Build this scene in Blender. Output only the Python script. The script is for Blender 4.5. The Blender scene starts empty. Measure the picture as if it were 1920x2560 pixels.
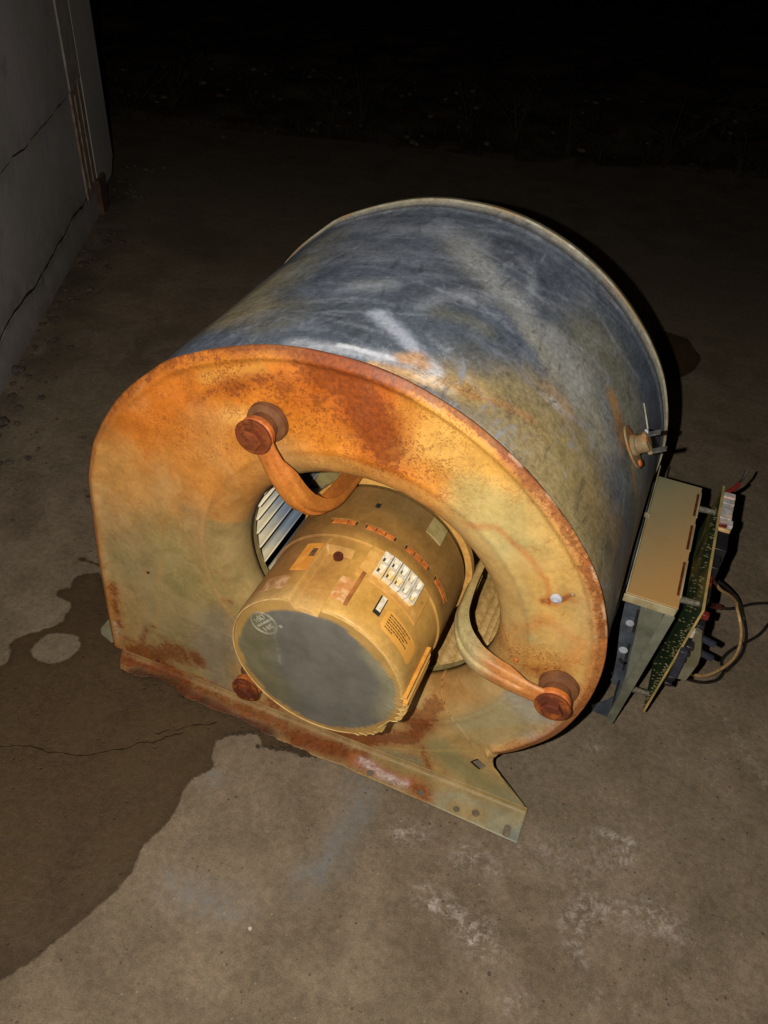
import bpy, bmesh, math, random
import numpy as np
from mathutils import Vector
random.seed(7); rng = np.random.default_rng(7)
S = bpy.context.scene
COL = S.collection

# ------------------------------------------------------------------ camera
F = 2106.8                                  # focal length in photo pixels (1920 wide)
CAM = np.array([0.0, -0.42538, 0.69])
R_ = np.array([0.92258938, 0.3815136, 0.05723814])
U_ = np.array([-0.29109022, 0.59106182, 0.7522715])
D_ = np.array([-0.25317053, 0.71069916, -0.65636224])
cam = bpy.data.objects.new('camera', bpy.data.cameras.new('camera'))
COL.objects.link(cam); S.camera = cam
from mathutils import Matrix
cam.matrix_world = Matrix(((R_[0], U_[0], -D_[0], CAM[0]), (R_[1], U_[1], -D_[1], CAM[1]),
                           (R_[2], U_[2], -D_[2], CAM[2]), (0, 0, 0, 1)))
cam.data.sensor_fit = 'HORIZONTAL'; cam.data.sensor_width = 36
cam.data.lens = F / 1920 * 36
cam.data.clip_start = 0.02; cam.data.clip_end = 400
# ------------------------------------------------------------------ light
W = bpy.data.worlds.new('World'); S.world = W; W.use_nodes = True
nt = W.node_tree
sky = nt.nodes.new('ShaderNodeTexSky'); sky.sky_type = 'NISHITA'; sky.sun_disc = False
sky.sun_elevation = math.radians(-4); sky.sun_rotation = math.radians(200)
nt.links.new(sky.outputs[0], nt.nodes['Background'].inputs[0])
nt.nodes['Background'].inputs[1].default_value = 0.004          # night
fl = bpy.data.lights.new('camera_flash', 'POINT')               # the phone's own flash, beside its lens
fl.energy = 24.5; fl.shadow_soft_size = 0.0025; fl.color = (1.0, 0.96, 0.893)
flo = bpy.data.objects.new('camera_flash', fl); COL.objects.link(flo)
flo.location = Vector(CAM - 0.034 * R_ + 0.002 * U_)
S.view_settings.view_transform = 'Standard'; S.view_settings.look = 'None'
S.view_settings.exposure = 0; S.view_settings.gamma = 1
S.render.resolution_x = 768; S.render.resolution_y = 1024

# ------------------------------------------------------------------ helpers
def ray(px):
    px = np.atleast_2d(np.array(px, float))
    return D_[None] + ((px[:, 0] - 960) / F)[:, None] * R_[None] - ((px[:, 1] - 1280) / F)[:, None] * U_[None]
def at(px, axis, val):                      # pixel of the photograph -> point on the plane x, y or z = val
    d = ray(px); i = 'xyz'.index(axis)
    t = (val - CAM[i]) / d[:, i]
    return CAM + d * t[:, None]
def at1(px, axis, val): return at([px], axis, val)[0]
def srgb(r, g, b, gain=1.0):
    c = np.array([r, g, b], float) / 255
    c = np.where(c <= .04045, c / 12.92, ((c + .055) / 1.055) ** 2.4) / gain
    return np.clip(c, .002, .85)
_L = rng.random((8, 256, 256))
def vnoise(x, y, k=0):
    xi = np.floor(x).astype(int); yi = np.floor(y).astype(int); fx = x - xi; fy = y - yi
    fx = fx * fx * (3 - 2 * fx); fy = fy * fy * (3 - 2 * fy); L = _L[k % 8]
    a = L[xi % 256, yi % 256]; b = L[(xi + 1) % 256, yi % 256]; c = L[xi % 256, (yi + 1) % 256]; d = L[(xi + 1) % 256, (yi + 1) % 256]
    return (a * (1 - fx) + b * fx) * (1 - fy) + (c * (1 - fx) + d * fx) * fy
def fbm(x, y, f=1.0, o=4, k=0):
    s = 0; a = .5; t = 0
    for i in range(o):
        s = s + a * vnoise(x * f + 17.3 * i, y * f + 9.1 * i, k + i); t += a; a *= .55; f *= 2.03
    return s / t
def seg_dist(P, poly, signed=False):        # distance of points P (N,2) to an open polyline
    best = np.full(len(P), 1e9); sg = np.ones(len(P))
    for a, b in zip(poly[:-1], poly[1:]):
        ab = b - a; t = np.clip(((P - a) @ ab) / max(ab @ ab, 1e-12), 0, 1)
        q = P - a - t[:, None] * ab; d = np.hypot(q[:, 0], q[:, 1]); m = d < best
        best[m] = d[m]
    return best
def poly_sdf(P, poly):                      # signed distance, negative inside
    poly = np.asarray(poly, float); d = seg_dist(P, np.vstack([poly, poly[:1]]))
    ins = np.zeros(len(P), bool); n = len(poly); j = n - 1
    for i in range(n):
        a, b = poly[i], poly[j]
        c = ((a[1] > P[:, 1]) != (b[1] > P[:, 1])) & (P[:, 0] < (b[0] - a[0]) * (P[:, 1] - a[1]) / (b[1] - a[1] + 1e-15) + a[0])
        ins ^= c; j = i
    return np.where(ins, -d, d)
def sstep(x, a, b):
    t = np.clip((x - a) / (b - a), 0, 1); return t * t * (3 - 2 * t)
def catmull(pts, n=8, closed=False):
    pts = [np.array(p, float) for p in pts]; out = []; m = len(pts)
    rngi = range(m if closed else m - 1)
    for i in rngi:
        if closed: p0, p1, p2, p3 = pts[i - 1], pts[i], pts[(i + 1) % m], pts[(i + 2) % m]
        else: p0, p1, p2, p3 = pts[max(i - 1, 0)], pts[i], pts[i + 1], pts[min(i + 2, m - 1)]
        for k in range(n):
            t = k / n
            out.append(.5 * ((2 * p1) + (-p0 + p2) * t + (2 * p0 - 5 * p1 + 4 * p2 - p3) * t * t + (-p0 + 3 * p1 - 3 * p2 + p3) * t ** 3))
    if not closed: out.append(pts[-1])
    return np.array(out)
def resample(P, step):
    d = np.r_[0, np.cumsum(np.linalg.norm(np.diff(P, axis=0), axis=1))]; n = max(2, int(d[-1] / step) + 1)
    u = np.linspace(0, d[-1], n); return np.stack([np.interp(u, d, P[:, k]) for k in range(P.shape[1])], 1)

def mk(name, verts, faces, mat, parent=None, smooth=True, cols=None, attrs=None, angle=None):
    me = bpy.data.meshes.new(name)
    me.from_pydata([tuple(map(float, v)) for v in verts], [], [tuple(map(int, f)) for f in faces])
    if cols is not None:
        a = me.attributes.new('Col', 'FLOAT_COLOR', 'POINT')
        c = np.ones((len(verts), 4), np.float32); c[:, :3] = cols; a.data.foreach_set('color', c.ravel())
    for k, v in (attrs or {}).items():
        a = me.attributes.new(k, 'FLOAT', 'POINT'); a.data.foreach_set('value', np.asarray(v, np.float32))
    bm = bmesh.new(); bm.from_mesh(me); bmesh.ops.recalc_face_normals(bm, faces=bm.faces); bm.to_mesh(me); bm.free()
    if smooth:
        me.polygons.foreach_set('use_smooth', [True] * len(me.polygons))
        if angle: me.set_sharp_from_angle(angle=math.radians(angle))
    me.materials.append(mat)
    o = bpy.data.objects.new(name, me); COL.objects.link(o); o.parent = parent
    return o
class MB:                                   # collects shapes into one mesh
    def __init__(s): s.v = []; s.f = []
    def add(s, v, f):
        n = len(s.v); s.v += [tuple(map(float, p)) for p in v]; s.f += [tuple(int(i) + n for i in q) for q in f]
    def box(s, c, sz, ax=None):             # ax: 3x3 rows = local axes
        c = np.array(c, float); h = np.array(sz, float) / 2; ax = np.eye(3) if ax is None else np.array(ax, float)
        v = [c + (np.array([x, y, z]) * h) @ ax for x in (-1, 1) for y in (-1, 1) for z in (-1, 1)]
        s.add(v, [(0, 1, 3, 2), (4, 6, 7, 5), (0, 4, 5, 1), (2, 3, 7, 6), (0, 2, 6, 4), (1, 5, 7, 3)])
    def prism(s, poly, off):                # poly: list of 3D points, off: extrude vector
        p = [np.array(q, float) for q in poly]; n = len(p); off = np.array(off, float)
        s.add(p + [q + off for q in p], [tuple(range(n)), tuple(range(2 * n - 1, n - 1, -1))] + [(i, (i + 1) % n, n + (i + 1) % n, n + i) for i in range(n)])
    def tube(s, pts, r, n=10, up=(0, 0, 1), sec=None):
        pts = np.array(pts, float); m = len(pts); rr = np.broadcast_to(np.array(r, float), (m,))
        V = []; prev = None
        for i in range(m):
            t = pts[min(i + 1, m - 1)] - pts[max(i - 1, 0)]; t /= np.linalg.norm(t) + 1e-12
            a = np.array(up, float) if prev is None else prev
            a = a - (a @ t) * t
            if np.linalg.norm(a) < 1e-6: a = np.cross(t, [1, .3, .2])
            a /= np.linalg.norm(a); prev = a; b = np.cross(t, a)
            if sec is None: ring = [(math.cos(2 * math.pi * k / n), math.sin(2 * math.pi * k / n)) for k in range(n)]
            else: ring = sec
            for (x, y) in ring: V.append(pts[i] + rr[i] * (a * x + b * y))
        n = len(ring); Fc = [(i * n + k, i * n + (k + 1) % n, (i + 1) * n + (k + 1) % n, (i + 1) * n + k) for i in range(m - 1) for k in range(n)]
        Fc += [tuple(range(n - 1, -1, -1)), tuple((m - 1) * n + k for k in range(n))]
        s.add(V, Fc)
    def lathe(s, o, ax, prof, n=28, ref=None):   # prof: (r, h) along axis ax from o
        o = np.array(o, float); ax = np.array(ax, float); ax /= np.linalg.norm(ax)
        a = np.array([1, 0, 0.]) if ref is None else np.array(ref, float); a = a - (a @ ax) * ax
        if np.linalg.norm(a) < 1e-3: a = np.array([0, 0, 1.]) - ax[2] * ax
        a /= np.linalg.norm(a); b = np.cross(ax, a); V = []; m = len(prof)
        for r, h in prof:
            for k in range(n):
                t = 2 * math.pi * k / n; V.append(o + ax * h + r * (a * math.cos(t) + b * math.sin(t)))
        Fc = [(i * n + k, i * n + (k + 1) % n, (i + 1) * n + (k + 1) % n, (i + 1) * n + k) for i in range(m - 1) for k in range(n)]
        Fc += [tuple(range(n - 1, -1, -1)), tuple((m - 1) * n + k for k in range(n))]
        s.add(V, Fc)
    def build(s, name, mat, parent=None, smooth=False, bevel=0, angle=35):
        o = mk(name, s.v, s.f, mat, parent, smooth or bevel > 0, angle=angle)
        if bevel:
            m = o.modifiers.new('bevel', 'BEVEL'); m.width = bevel; m.segments = 2; m.limit_method = 'ANGLE'
        return o
def tag(o, label=None, cat=None, group=None, kind=None):
    if label: o['label'] = label
    if cat: o['category'] = cat
    if group: o['group'] = group
    if kind: o['kind'] = kind
    return o
def empty(name, loc=(0, 0, 0)):
    o = bpy.data.objects.new(name, None); COL.objects.link(o); o.location = loc; o.empty_display_size = .05
    return o

# ------------------------------------------------------------------ materials
def new_mat(name):
    m = bpy.data.materials.new(name); m.use_nodes = True; n = m.node_tree
    return m, n, n.nodes['Principled BSDF']
def N(n, t, **kw):
    x = n.nodes.new(t)
    for k, v in kw.items(): setattr(x, k, v)
    return x
def noise(n, scale, detail=4, rough=.6, vec=None, dist=0):
    x = N(n, 'ShaderNodeTexNoise'); x.inputs['Scale'].default_value = scale; x.inputs['Detail'].default_value = detail
    x.inputs['Roughness'].default_value = rough; x.inputs['Distortion'].default_value = dist
    if vec is not None: n.links.new(vec, x.inputs['Vector'])
    return x.outputs['Fac']
def obj_vec(n, scale=None, rot=None):
    t = N(n, 'ShaderNodeTexCoord').outputs['Object']
    if scale or rot:
        mp = N(n, 'ShaderNodeMapping')
        if scale: mp.inputs['Scale'].default_value = scale
        if rot: mp.inputs['Rotation'].default_value = rot
        n.links.new(t, mp.inputs['Vector']); return mp.outputs[0]
    return t
def ramp(n, fac, a, b, ca=0.0, cb=1.0):
    r = N(n, 'ShaderNodeMapRange', interpolation_type='SMOOTHSTEP'); n.links.new(fac, r.inputs['Value'])
    for k, v in zip(('From Min', 'From Max', 'To Min', 'To Max'), (a, b, ca, cb)): r.inputs[k].default_value = v
    return r.outputs['Result']
def math_(n, op, a, b=None, clamp=False):
    x = N(n, 'ShaderNodeMath', operation=op, use_clamp=clamp)
    for i, v in enumerate((a, b)):
        if v is None: continue
        if isinstance(v, (int, float)): x.inputs[i].default_value = v
        else: n.links.new(v, x.inputs[i])
    return x.outputs[0]
def mix(n, fac, a, b, mode='MIX'):
    x = N(n, 'ShaderNodeMix', data_type='RGBA', blend_type=mode)
    for i, v in ((0, fac), (6, a), (7, b)):
        if isinstance(v, (int, float)): x.inputs[i].default_value = v
        elif isinstance(v, (tuple, list, np.ndarray)): x.inputs[i].default_value = (*[float(q) for q in v[:3]], 1)
        else: n.links.new(v, x.inputs[i])
    return x.outputs[2]
def bump(n, h, strength, dist, prev=None):
    b = N(n, 'ShaderNodeBump'); b.inputs['Strength'].default_value = strength; b.inputs['Distance'].default_value = dist
    n.links.new(h, b.inputs['Height'])
    if prev is not None: n.links.new(prev, b.inputs['Normal'])
    return b.outputs[0]
def attr(n, name, col=False):
    a = N(n, 'ShaderNodeAttribute', attribute_name=name); return a.outputs['Color' if col else 'Fac']

def mat_painted(name, rough=.55, spec=.35, specks=True, streak=None, metal=0.0, fine=.30, alpha=False, bumpk=1.0, tide=False, dim=1.0):
    """vertex colour from the mesh, broken up by grain, specks of pitting and relief"""
    m, n, p = new_mat(name); v = obj_vec(n); c = attr(n, 'Col', True)
    g1 = noise(n, 260, 5, .7, v); g2 = noise(n, 45, 5, .65, v)
    k = math_(n, 'MULTIPLY', ramp(n, g1, .25, .75, 1 - fine, 1 + fine), ramp(n, g2, .25, .75, .82, 1.18))
    hsv = N(n, 'ShaderNodeVectorMath', operation='SCALE'); n.links.new(c, hsv.inputs[0]); n.links.new(k, hsv.inputs['Scale'])
    c = hsv.outputs[0]; h = math_(n, 'ADD', g1, g2)
    if streak:
        sv = obj_vec(n, *streak); s = noise(n, 90, 6, .75, sv, .6)
        pale = ramp(n, s, .55, .72); c = mix(n, math_(n, 'MULTIPLY', pale, attr(n, 'haze')), c, srgb(150, 155, 165, 1.0))
        dk = ramp(n, s, .47, .33); c = mix(n, math_(n, 'MULTIPLY', dk, .45), c, srgb(48, 52, 60))
    if specks:
        vo = N(n, 'ShaderNodeTexVoronoi'); vo.inputs['Scale'].default_value = 300; n.links.new(v, vo.inputs['Vector'])
        d = ramp(n, vo.outputs['Distance'], .44, .26); big = ramp(n, noise(n, 120, 3, .6, v), .5, .62)
        f = math_(n, 'MULTIPLY', math_(n, 'MULTIPLY', math_(n, 'MULTIPLY', d, big), attr(n, 'speck')), .55)
        c = mix(n, f, c, srgb(92, 38, 14)); h = math_(n, 'SUBTRACT', h, f)
        vo = N(n, 'ShaderNodeTexVoronoi'); vo.inputs['Scale'].default_value = 620; n.links.new(v, vo.inputs['Vector'])
        f2 = math_(n, 'MULTIPLY', ramp(n, vo.outputs['Distance'], .52, .34), ramp(n, noise(n, 70, 5, .7, v), .40, .55))
        f2 = math_(n, 'MULTIPLY', math_(n, 'MULTIPLY', f2, .65), attr(n, 'speck')); c = mix(n, f2, c, srgb(120, 52, 16))
        bl = math_(n, 'MULTIPLY', ramp(n, noise(n, 34, 6, .75, v, .4), .52, .66), math_(n, 'MULTIPLY', attr(n, 'speck'), .25)); c = mix(n, bl, c, srgb(150, 70, 20))
    if specks and tide:
        tn = noise(n, 15, 5, .62, v, .5); tl = math_(n, 'ABSOLUTE', math_(n, 'SUBTRACT', tn, .5))
        br = ramp(n, noise(n, 50, 3, .6, v), .45, .6)
        c = mix(n, math_(n, 'MULTIPLY', math_(n, 'MULTIPLY', ramp(n, tl, .010, .001), br), .45), c, srgb(150, 84, 40))
        c = mix(n, math_(n, 'MULTIPLY', ramp(n, tn, .50, .60), math_(n, 'SUBTRACT', .2, math_(n, 'MULTIPLY', attr(n, 'speck'), .18))), c, srgb(186, 160, 110)); c = mix(n, math_(n, 'MULTIPLY', ramp(n, tn, .44, .34), .2), c, srgb(120, 84, 44))
    if specks:                                   # crusty rust, white oxide and the wrapper's painted glare, flaky at their borders
        ra = noise(n, 75, 9, .78, v, .35); rb = noise(n, 280, 4, .7, v)
        rn = math_(n, 'ADD', math_(n, 'MULTIPLY', math_(n, 'SUBTRACT', ra, .5), 1.9), math_(n, 'MULTIPLY', math_(n, 'SUBTRACT', rb, .5), .7))
        rm = ramp(n, math_(n, 'ADD', attr(n, 'rust'), rn), .42, .62)
        rc_ = mix(n, ramp(n, rb, .35, .65), srgb(134, 64, 20) * dim, srgb(88, 40, 14) * dim)
        rc_ = mix(n, math_(n, 'MULTIPLY', ramp(n, ra, .5, .7), .6), rc_, srgb(172, 94, 34) * dim)
        c = mix(n, math_(n, 'MULTIPLY', rm, .62), c, rc_); h = math_(n, 'ADD', h, math_(n, 'MULTIPLY', rm, math_(n, 'MULTIPLY', rb, 1.6)))
        pn = noise(n, 150, 9, .85, obj_vec(n, *streak) if streak else v, .6)
        pm = ramp(n, math_(n, 'ADD', attr(n, 'pale'), math_(n, 'MULTIPLY', math_(n, 'SUBTRACT', pn, .5), 2.2)), .40, .95)
        c = mix(n, math_(n, 'MULTIPLY', pm, .75), c, srgb(196, 200, 210) if streak else srgb(206, 196, 190))
    n.links.new(c, p.inputs['Base Color'])
    n.links.new(ramp(n, g2, .3, .7, rough - .12, rough + .14), p.inputs['Roughness'])
    p.inputs['Specular IOR Level'].default_value = spec; p.inputs['Metallic'].default_value = metal
    n.links.new(bump(n, h, .35 * bumpk, .0006), p.inputs['Normal'])
    if alpha:
        a = ramp(n, math_(n, 'ADD', attr(n, 'hole'), math_(n, 'MULTIPLY', math_(n, 'SUBTRACT', g2, .5), .001)), -.0001, .0001)
        tr = N(n, 'ShaderNodeBsdfTransparent'); mx = N(n, 'ShaderNodeMixShader')
        n.links.new(a, mx.inputs[0]); n.links.new(tr.outputs[0], mx.inputs[1]); n.links.new(p.outputs[0], mx.inputs[2])
        n.links.new(mx.outputs[0], n.nodes['Material Output'].inputs['Surface'])
    return m
def mat_simple(name, c1, c2=None, rough=.5, spec=.4, metal=0, scale=120, bumpk=.2, lo=.35, hi=.65, c3=None, s3=30):
    m, n, p = new_mat(name); v = obj_vec(n); g = noise(n, scale, 5, .65, v)
    c = mix(n, ramp(n, g, lo, hi), c1, c2 if c2 is not None else np.array(c1) * .7)
    if c3 is not None: c = mix(n, ramp(n, noise(n, s3, 4, .6, v), .48, .62), c, c3)
    n.links.new(c, p.inputs['Base Color']); n.links.new(ramp(n, g, .3, .7, rough - .08, rough + .1), p.inputs['Roughness'])
    p.inputs['Specular IOR Level'].default_value = spec; p.inputs['Metallic'].default_value = metal
    if bumpk: n.links.new(bump(n, g, bumpk, .0006), p.inputs['Normal'])
    return m
M_plate = mat_painted('rust_stained_galvanised_plate', alpha=True, fine=.13, bumpk=.5, tide=True, dim=.85)
M_wrap = mat_painted('oxidised_galvanised_wrapper', rough=.5, spec=.45, streak=((1, .32, .55), (0, 0, .5)), fine=.30, bumpk=.6)
M_motor = mat_painted('dusty_motor_casing', rough=.5, spec=.35, specks=False, fine=.12, bumpk=.35)
M_arm = mat_painted('rusty_mounting_arm', rough=.5, spec=.35, fine=.16, bumpk=.6)
M_rim = mat_simple('pale_oxide_edge', srgb(150, 144, 122), srgb(124, 114, 88), rough=.5, c3=srgb(134, 112, 80))
M_rust = mat_simple('brown_rust', srgb(120, 62, 28), srgb(78, 38, 20), rough=.85, spec=.12, scale=160, bumpk=.9, c3=srgb(104, 50, 26), s3=90)
M_rustdark = mat_simple('dark_rust', srgb(104, 50, 28), srgb(62, 28, 14), rough=.8, spec=.15, scale=160, bumpk=.9)
M_blade = mat_simple('bluish_galvanised_blade', srgb(206, 196, 170), srgb(140, 146, 152), rough=.5, spec=.5, scale=40, bumpk=.05, c3=srgb(172, 160, 126), s3=14)
def mat_blade():
    m, n, p = new_mat('bluish_blade_dusty_front'); v = obj_vec(n); sx = N(n, 'ShaderNodeSeparateXYZ'); n.links.new(v, sx.inputs[0])
    g = noise(n, 60, 4, .6, v); y = math_(n, 'ADD', sx.outputs[1], math_(n, 'MULTIPLY', math_(n, 'SUBTRACT', g, .5), .03))
    c = mix(n, ramp(n, y, .050, .100), srgb(206, 192, 158), srgb(120, 132, 146)); c = mix(n, ramp(n, y, .12, .2), c, srgb(170, 160, 130))
    n.links.new(c, p.inputs['Base Color']); p.inputs['Roughness'].default_value = .45; return m
M_blade = mat_blade()
M_bladetan = mat_simple('dusty_tan_blade', srgb(176, 142, 84), srgb(150, 114, 60), rough=.6, spec=.3, scale=200, bumpk=.05)
M_paleg = mat_simple('dusty_pale_ring', srgb(160, 142, 92), srgb(130, 110, 62), rough=.55, scale=60)
M_dark = mat_simple('dark_recess', srgb(34, 28, 20), srgb(20, 16, 12), rough=.8, scale=80)  # dark colour stands in for the shade inside gaps, slots and vents
M_tan = mat_simple('dust_tan', srgb(205, 158, 84), srgb(178, 128, 60), rough=.5, scale=90, bumpk=.1)
M_orange = mat_simple('orange_dust', srgb(214, 150, 66), srgb(186, 120, 44), rough=.45, scale=90, bumpk=.1)
M_copper = mat_simple('copper_windings', srgb(196, 112, 46), srgb(150, 78, 30), rough=.5, scale=200, bumpk=.3)
M_white = mat_simple('white_plastic', srgb(214, 208, 192), srgb(186, 176, 152), rough=.4, scale=200, bumpk=.05, c3=srgb(206, 178, 120), s3=70)
M_pin = mat_simple('tin_pin', srgb(120, 100, 76), srgb(60, 46, 34), rough=.4, scale=200, metal=.3)
M_ink = mat_simple('label_ink', srgb(96, 70, 34), rough=.6, bumpk=0)
M_label = mat_simple('orange_label', srgb(222, 164, 78), srgb(208, 148, 62), rough=.45, scale=50, bumpk=0)
M_steel = mat_simple('blue_grey_steel', srgb(92, 100, 110), srgb(62, 68, 76), rough=.42, spec=.5, metal=.35, scale=50)
M_zinc = mat_simple('zinc_spot', srgb(168, 170, 178), srgb(140, 142, 152), rough=.5)
M_panel = mat_simple('grey_sheet_panel', srgb(112, 112, 96), srgb(84, 84, 70), rough=.5, scale=30, bumpk=.05)
M_brtan = mat_simple('bracket_tan_dust', srgb(166, 132, 84), srgb(150, 122, 80), rough=.55, scale=12, bumpk=.08)
def mat_br():
    m, n, p = new_mat('dusty_bracket_sheet'); v = obj_vec(n); sx = N(n, 'ShaderNodeSeparateXYZ'); n.links.new(v, sx.inputs[0])
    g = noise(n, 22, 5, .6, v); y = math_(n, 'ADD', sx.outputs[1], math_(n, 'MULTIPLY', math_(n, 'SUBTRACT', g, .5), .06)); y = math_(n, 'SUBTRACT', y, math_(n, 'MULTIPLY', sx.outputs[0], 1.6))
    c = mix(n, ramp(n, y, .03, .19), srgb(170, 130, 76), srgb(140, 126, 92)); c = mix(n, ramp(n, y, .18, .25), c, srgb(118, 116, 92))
    c = mix(n, math_(n, 'MULTIPLY', ramp(n, noise(n, 40, 5, .7, v), .5, .7), .3), c, srgb(150, 108, 62))
    n.links.new(c, p.inputs['Base Color']); p.inputs['Roughness'].default_value = .55; n.links.new(bump(n, noise(n, 300, 3, .6, v), .1, .0004), p.inputs['Normal']); return m
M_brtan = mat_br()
M_bredge = mat_simple('bracket_edge', srgb(168, 156, 122), srgb(140, 122, 84), rough=.5, scale=60)
M_pcb = mat_simple('green_circuit_board', srgb(62, 82, 52), srgb(40, 56, 34), rough=.35, spec=.5, scale=60, bumpk=.1, c3=srgb(128, 110, 56), s3=14)
M_pcbedge = mat_simple('dusty_board_edge', srgb(170, 140, 84), srgb(128, 116, 66), rough=.5, scale=60)
M_solder = mat_simple('solder', srgb(200, 190, 140), srgb(120, 112, 74), rough=.25, metal=.7, scale=200, bumpk=0)
M_blackp = mat_simple('black_plastic', srgb(34, 33, 34), srgb(24, 23, 24), rough=.4, spec=.4)
M_bluep = mat_simple('dark_blue_plastic', srgb(46, 48, 60), srgb(36, 37, 46), rough=.4, spec=.4)
M_greyp = mat_simple('dirty_white_connector', srgb(176, 172, 166), srgb(140, 136, 132), rough=.5, scale=160, c3=srgb(204, 170, 150), s3=120)
M_red = mat_simple('red_plastic', srgb(112, 32, 30), srgb(78, 24, 22), rough=.35)
M_wireb = mat_simple('black_wire', srgb(40, 36, 32), srgb(26, 24, 22), rough=.4, spec=.5)
M_wiret = mat_simple('tan_wire', srgb(206, 168, 116), srgb(176, 138, 88), rough=.45)
M_weed = mat_simple('dry_weed', srgb(54, 49, 34), srgb(36, 34, 22), rough=.9, spec=.05, bumpk=0, scale=20)
M_wood = mat_simple('weathered_wood', srgb(142, 124, 108), srgb(112, 92, 78), rough=.8, scale=60, bumpk=.8)
M_stone = mat_simple('small_stone', srgb(82, 72, 62), srgb(56, 48, 42), rough=.85, bumpk=.5)

def mat_ground():
    m, n, p = new_mat('stained_concrete'); v = obj_vec(n)
    big = noise(n, 3.2, 5, .6, v); mid = noise(n, 14, 6, .65, v, .3); fine = noise(n, 150, 6, .75, v); grit = noise(n, 780, 4, .85, v)
    c = mix(n, ramp(n, big, .35, .65), srgb(111, 97, 77), srgb(99, 85, 67))
    c = mix(n, ramp(n, mid, .3, .7), c, srgb(114, 99, 81))
    c = mix(n, math_(n, 'MULTIPLY', ramp(n, noise(n, 8, 4, .6, v), .56, .7), .5), c, srgb(86, 76, 58))
    k = math_(n, 'MULTIPLY', ramp(n, fine, .28, .72, .80, 1.20), ramp(n, grit, .36, .64, .80, 1.20))
    k = math_(n, 'MULTIPLY', k, ramp(n, mid, .3, .7, .86, 1.12))
    sc = N(n, 'ShaderNodeVectorMath', operation='SCALE'); n.links.new(c, sc.inputs[0]); n.links.new(k, sc.inputs['Scale']); c = sc.outputs[0]
    # white efflorescence / scuffs
    ch = math_(n, 'MULTIPLY', attr(n, 'chalk'), ramp(n, noise(n, 130, 6, .8, v, .5), .44, .68))
    c = mix(n, ch, c, srgb(176, 164, 156))
    c = mix(n, math_(n, 'MULTIPLY', attr(n, 'blue'), ramp(n, noise(n, 60, 5, .7, v), .35, .65, .1, .6)), c, srgb(112, 116, 116))
    # dark pores
    vo = N(n, 'ShaderNodeTexVoronoi'); vo.inputs['Scale'].default_value = 130; n.links.new(v, vo.inputs['Vector'])
    pit = math_(n, 'MULTIPLY', ramp(n, vo.outputs['Distance'], .2, .1), ramp(n, noise(n, 60, 3, .6, v), .52, .62))
    c = mix(n, math_(n, 'MULTIPLY', pit, .5), c, srgb(52, 42, 32))
    vo2 = N(n, 'ShaderNodeTexVoronoi'); vo2.inputs['Scale'].default_value = 75; n.links.new(v, vo2.inputs['Vector'])
    lt = math_(n, 'MULTIPLY', ramp(n, vo2.outputs['Distance'], .08, .04), .3)
    c = mix(n, lt, c, srgb(170, 160, 140))
    c = mix(n, math_(n, 'MULTIPLY', attr(n, 'grime_dark'), ramp(n, mid, .3, .7, .45, 1.0)), c, srgb(52, 42, 34))
    # wet stain
    wob = math_(n, 'MULTIPLY', math_(n, 'SUBTRACT', noise(n, 110, 4, .7, v), .5), .008)
    wet = ramp(n, math_(n, 'ADD', attr(n, 'wet'), wob), .0012, -.0016)
    wc = N(n, 'ShaderNodeVectorMath', operation='MULTIPLY'); n.links.new(c, wc.inputs[0]); wc.inputs[1].default_value = (.42, .35, .27)
    c2 = mix(n, math_(n, 'MULTIPLY', ramp(n, mid, .4, .65), .45), wc.outputs[0], srgb(64, 52, 30)); c2 = mix(n, math_(n, 'MULTIPLY', ramp(n, attr(n, 'wet'), -.012, 0), .25), c2, srgb(38, 30, 20))
    c = mix(n, wet, c, c2)
    n.links.new(c, p.inputs['Base Color'])
    n.links.new(math_(n, 'SUBTRACT', .86, math_(n, 'MULTIPLY', wet, .34)), p.inputs['Roughness'])
    p.inputs['Specular IOR Level'].default_value = .25
    hh = math_(n, 'SUBTRACT', math_(n, 'ADD', fine, math_(n, 'MULTIPLY', grit, .5)), math_(n, 'MULTIPLY', pit, 1.5))
    n.links.new(bump(n, hh, .5, .0012, bump(n, mid, .5, .006)), p.inputs['Normal'])
    return m
M_ground = mat_ground()
M_soil = mat_simple('dark_soil', srgb(66, 55, 42), srgb(36, 30, 23), rough=.95, spec=.1, scale=22, bumpk=1, c3=srgb(74, 62, 48), s3=5)

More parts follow.
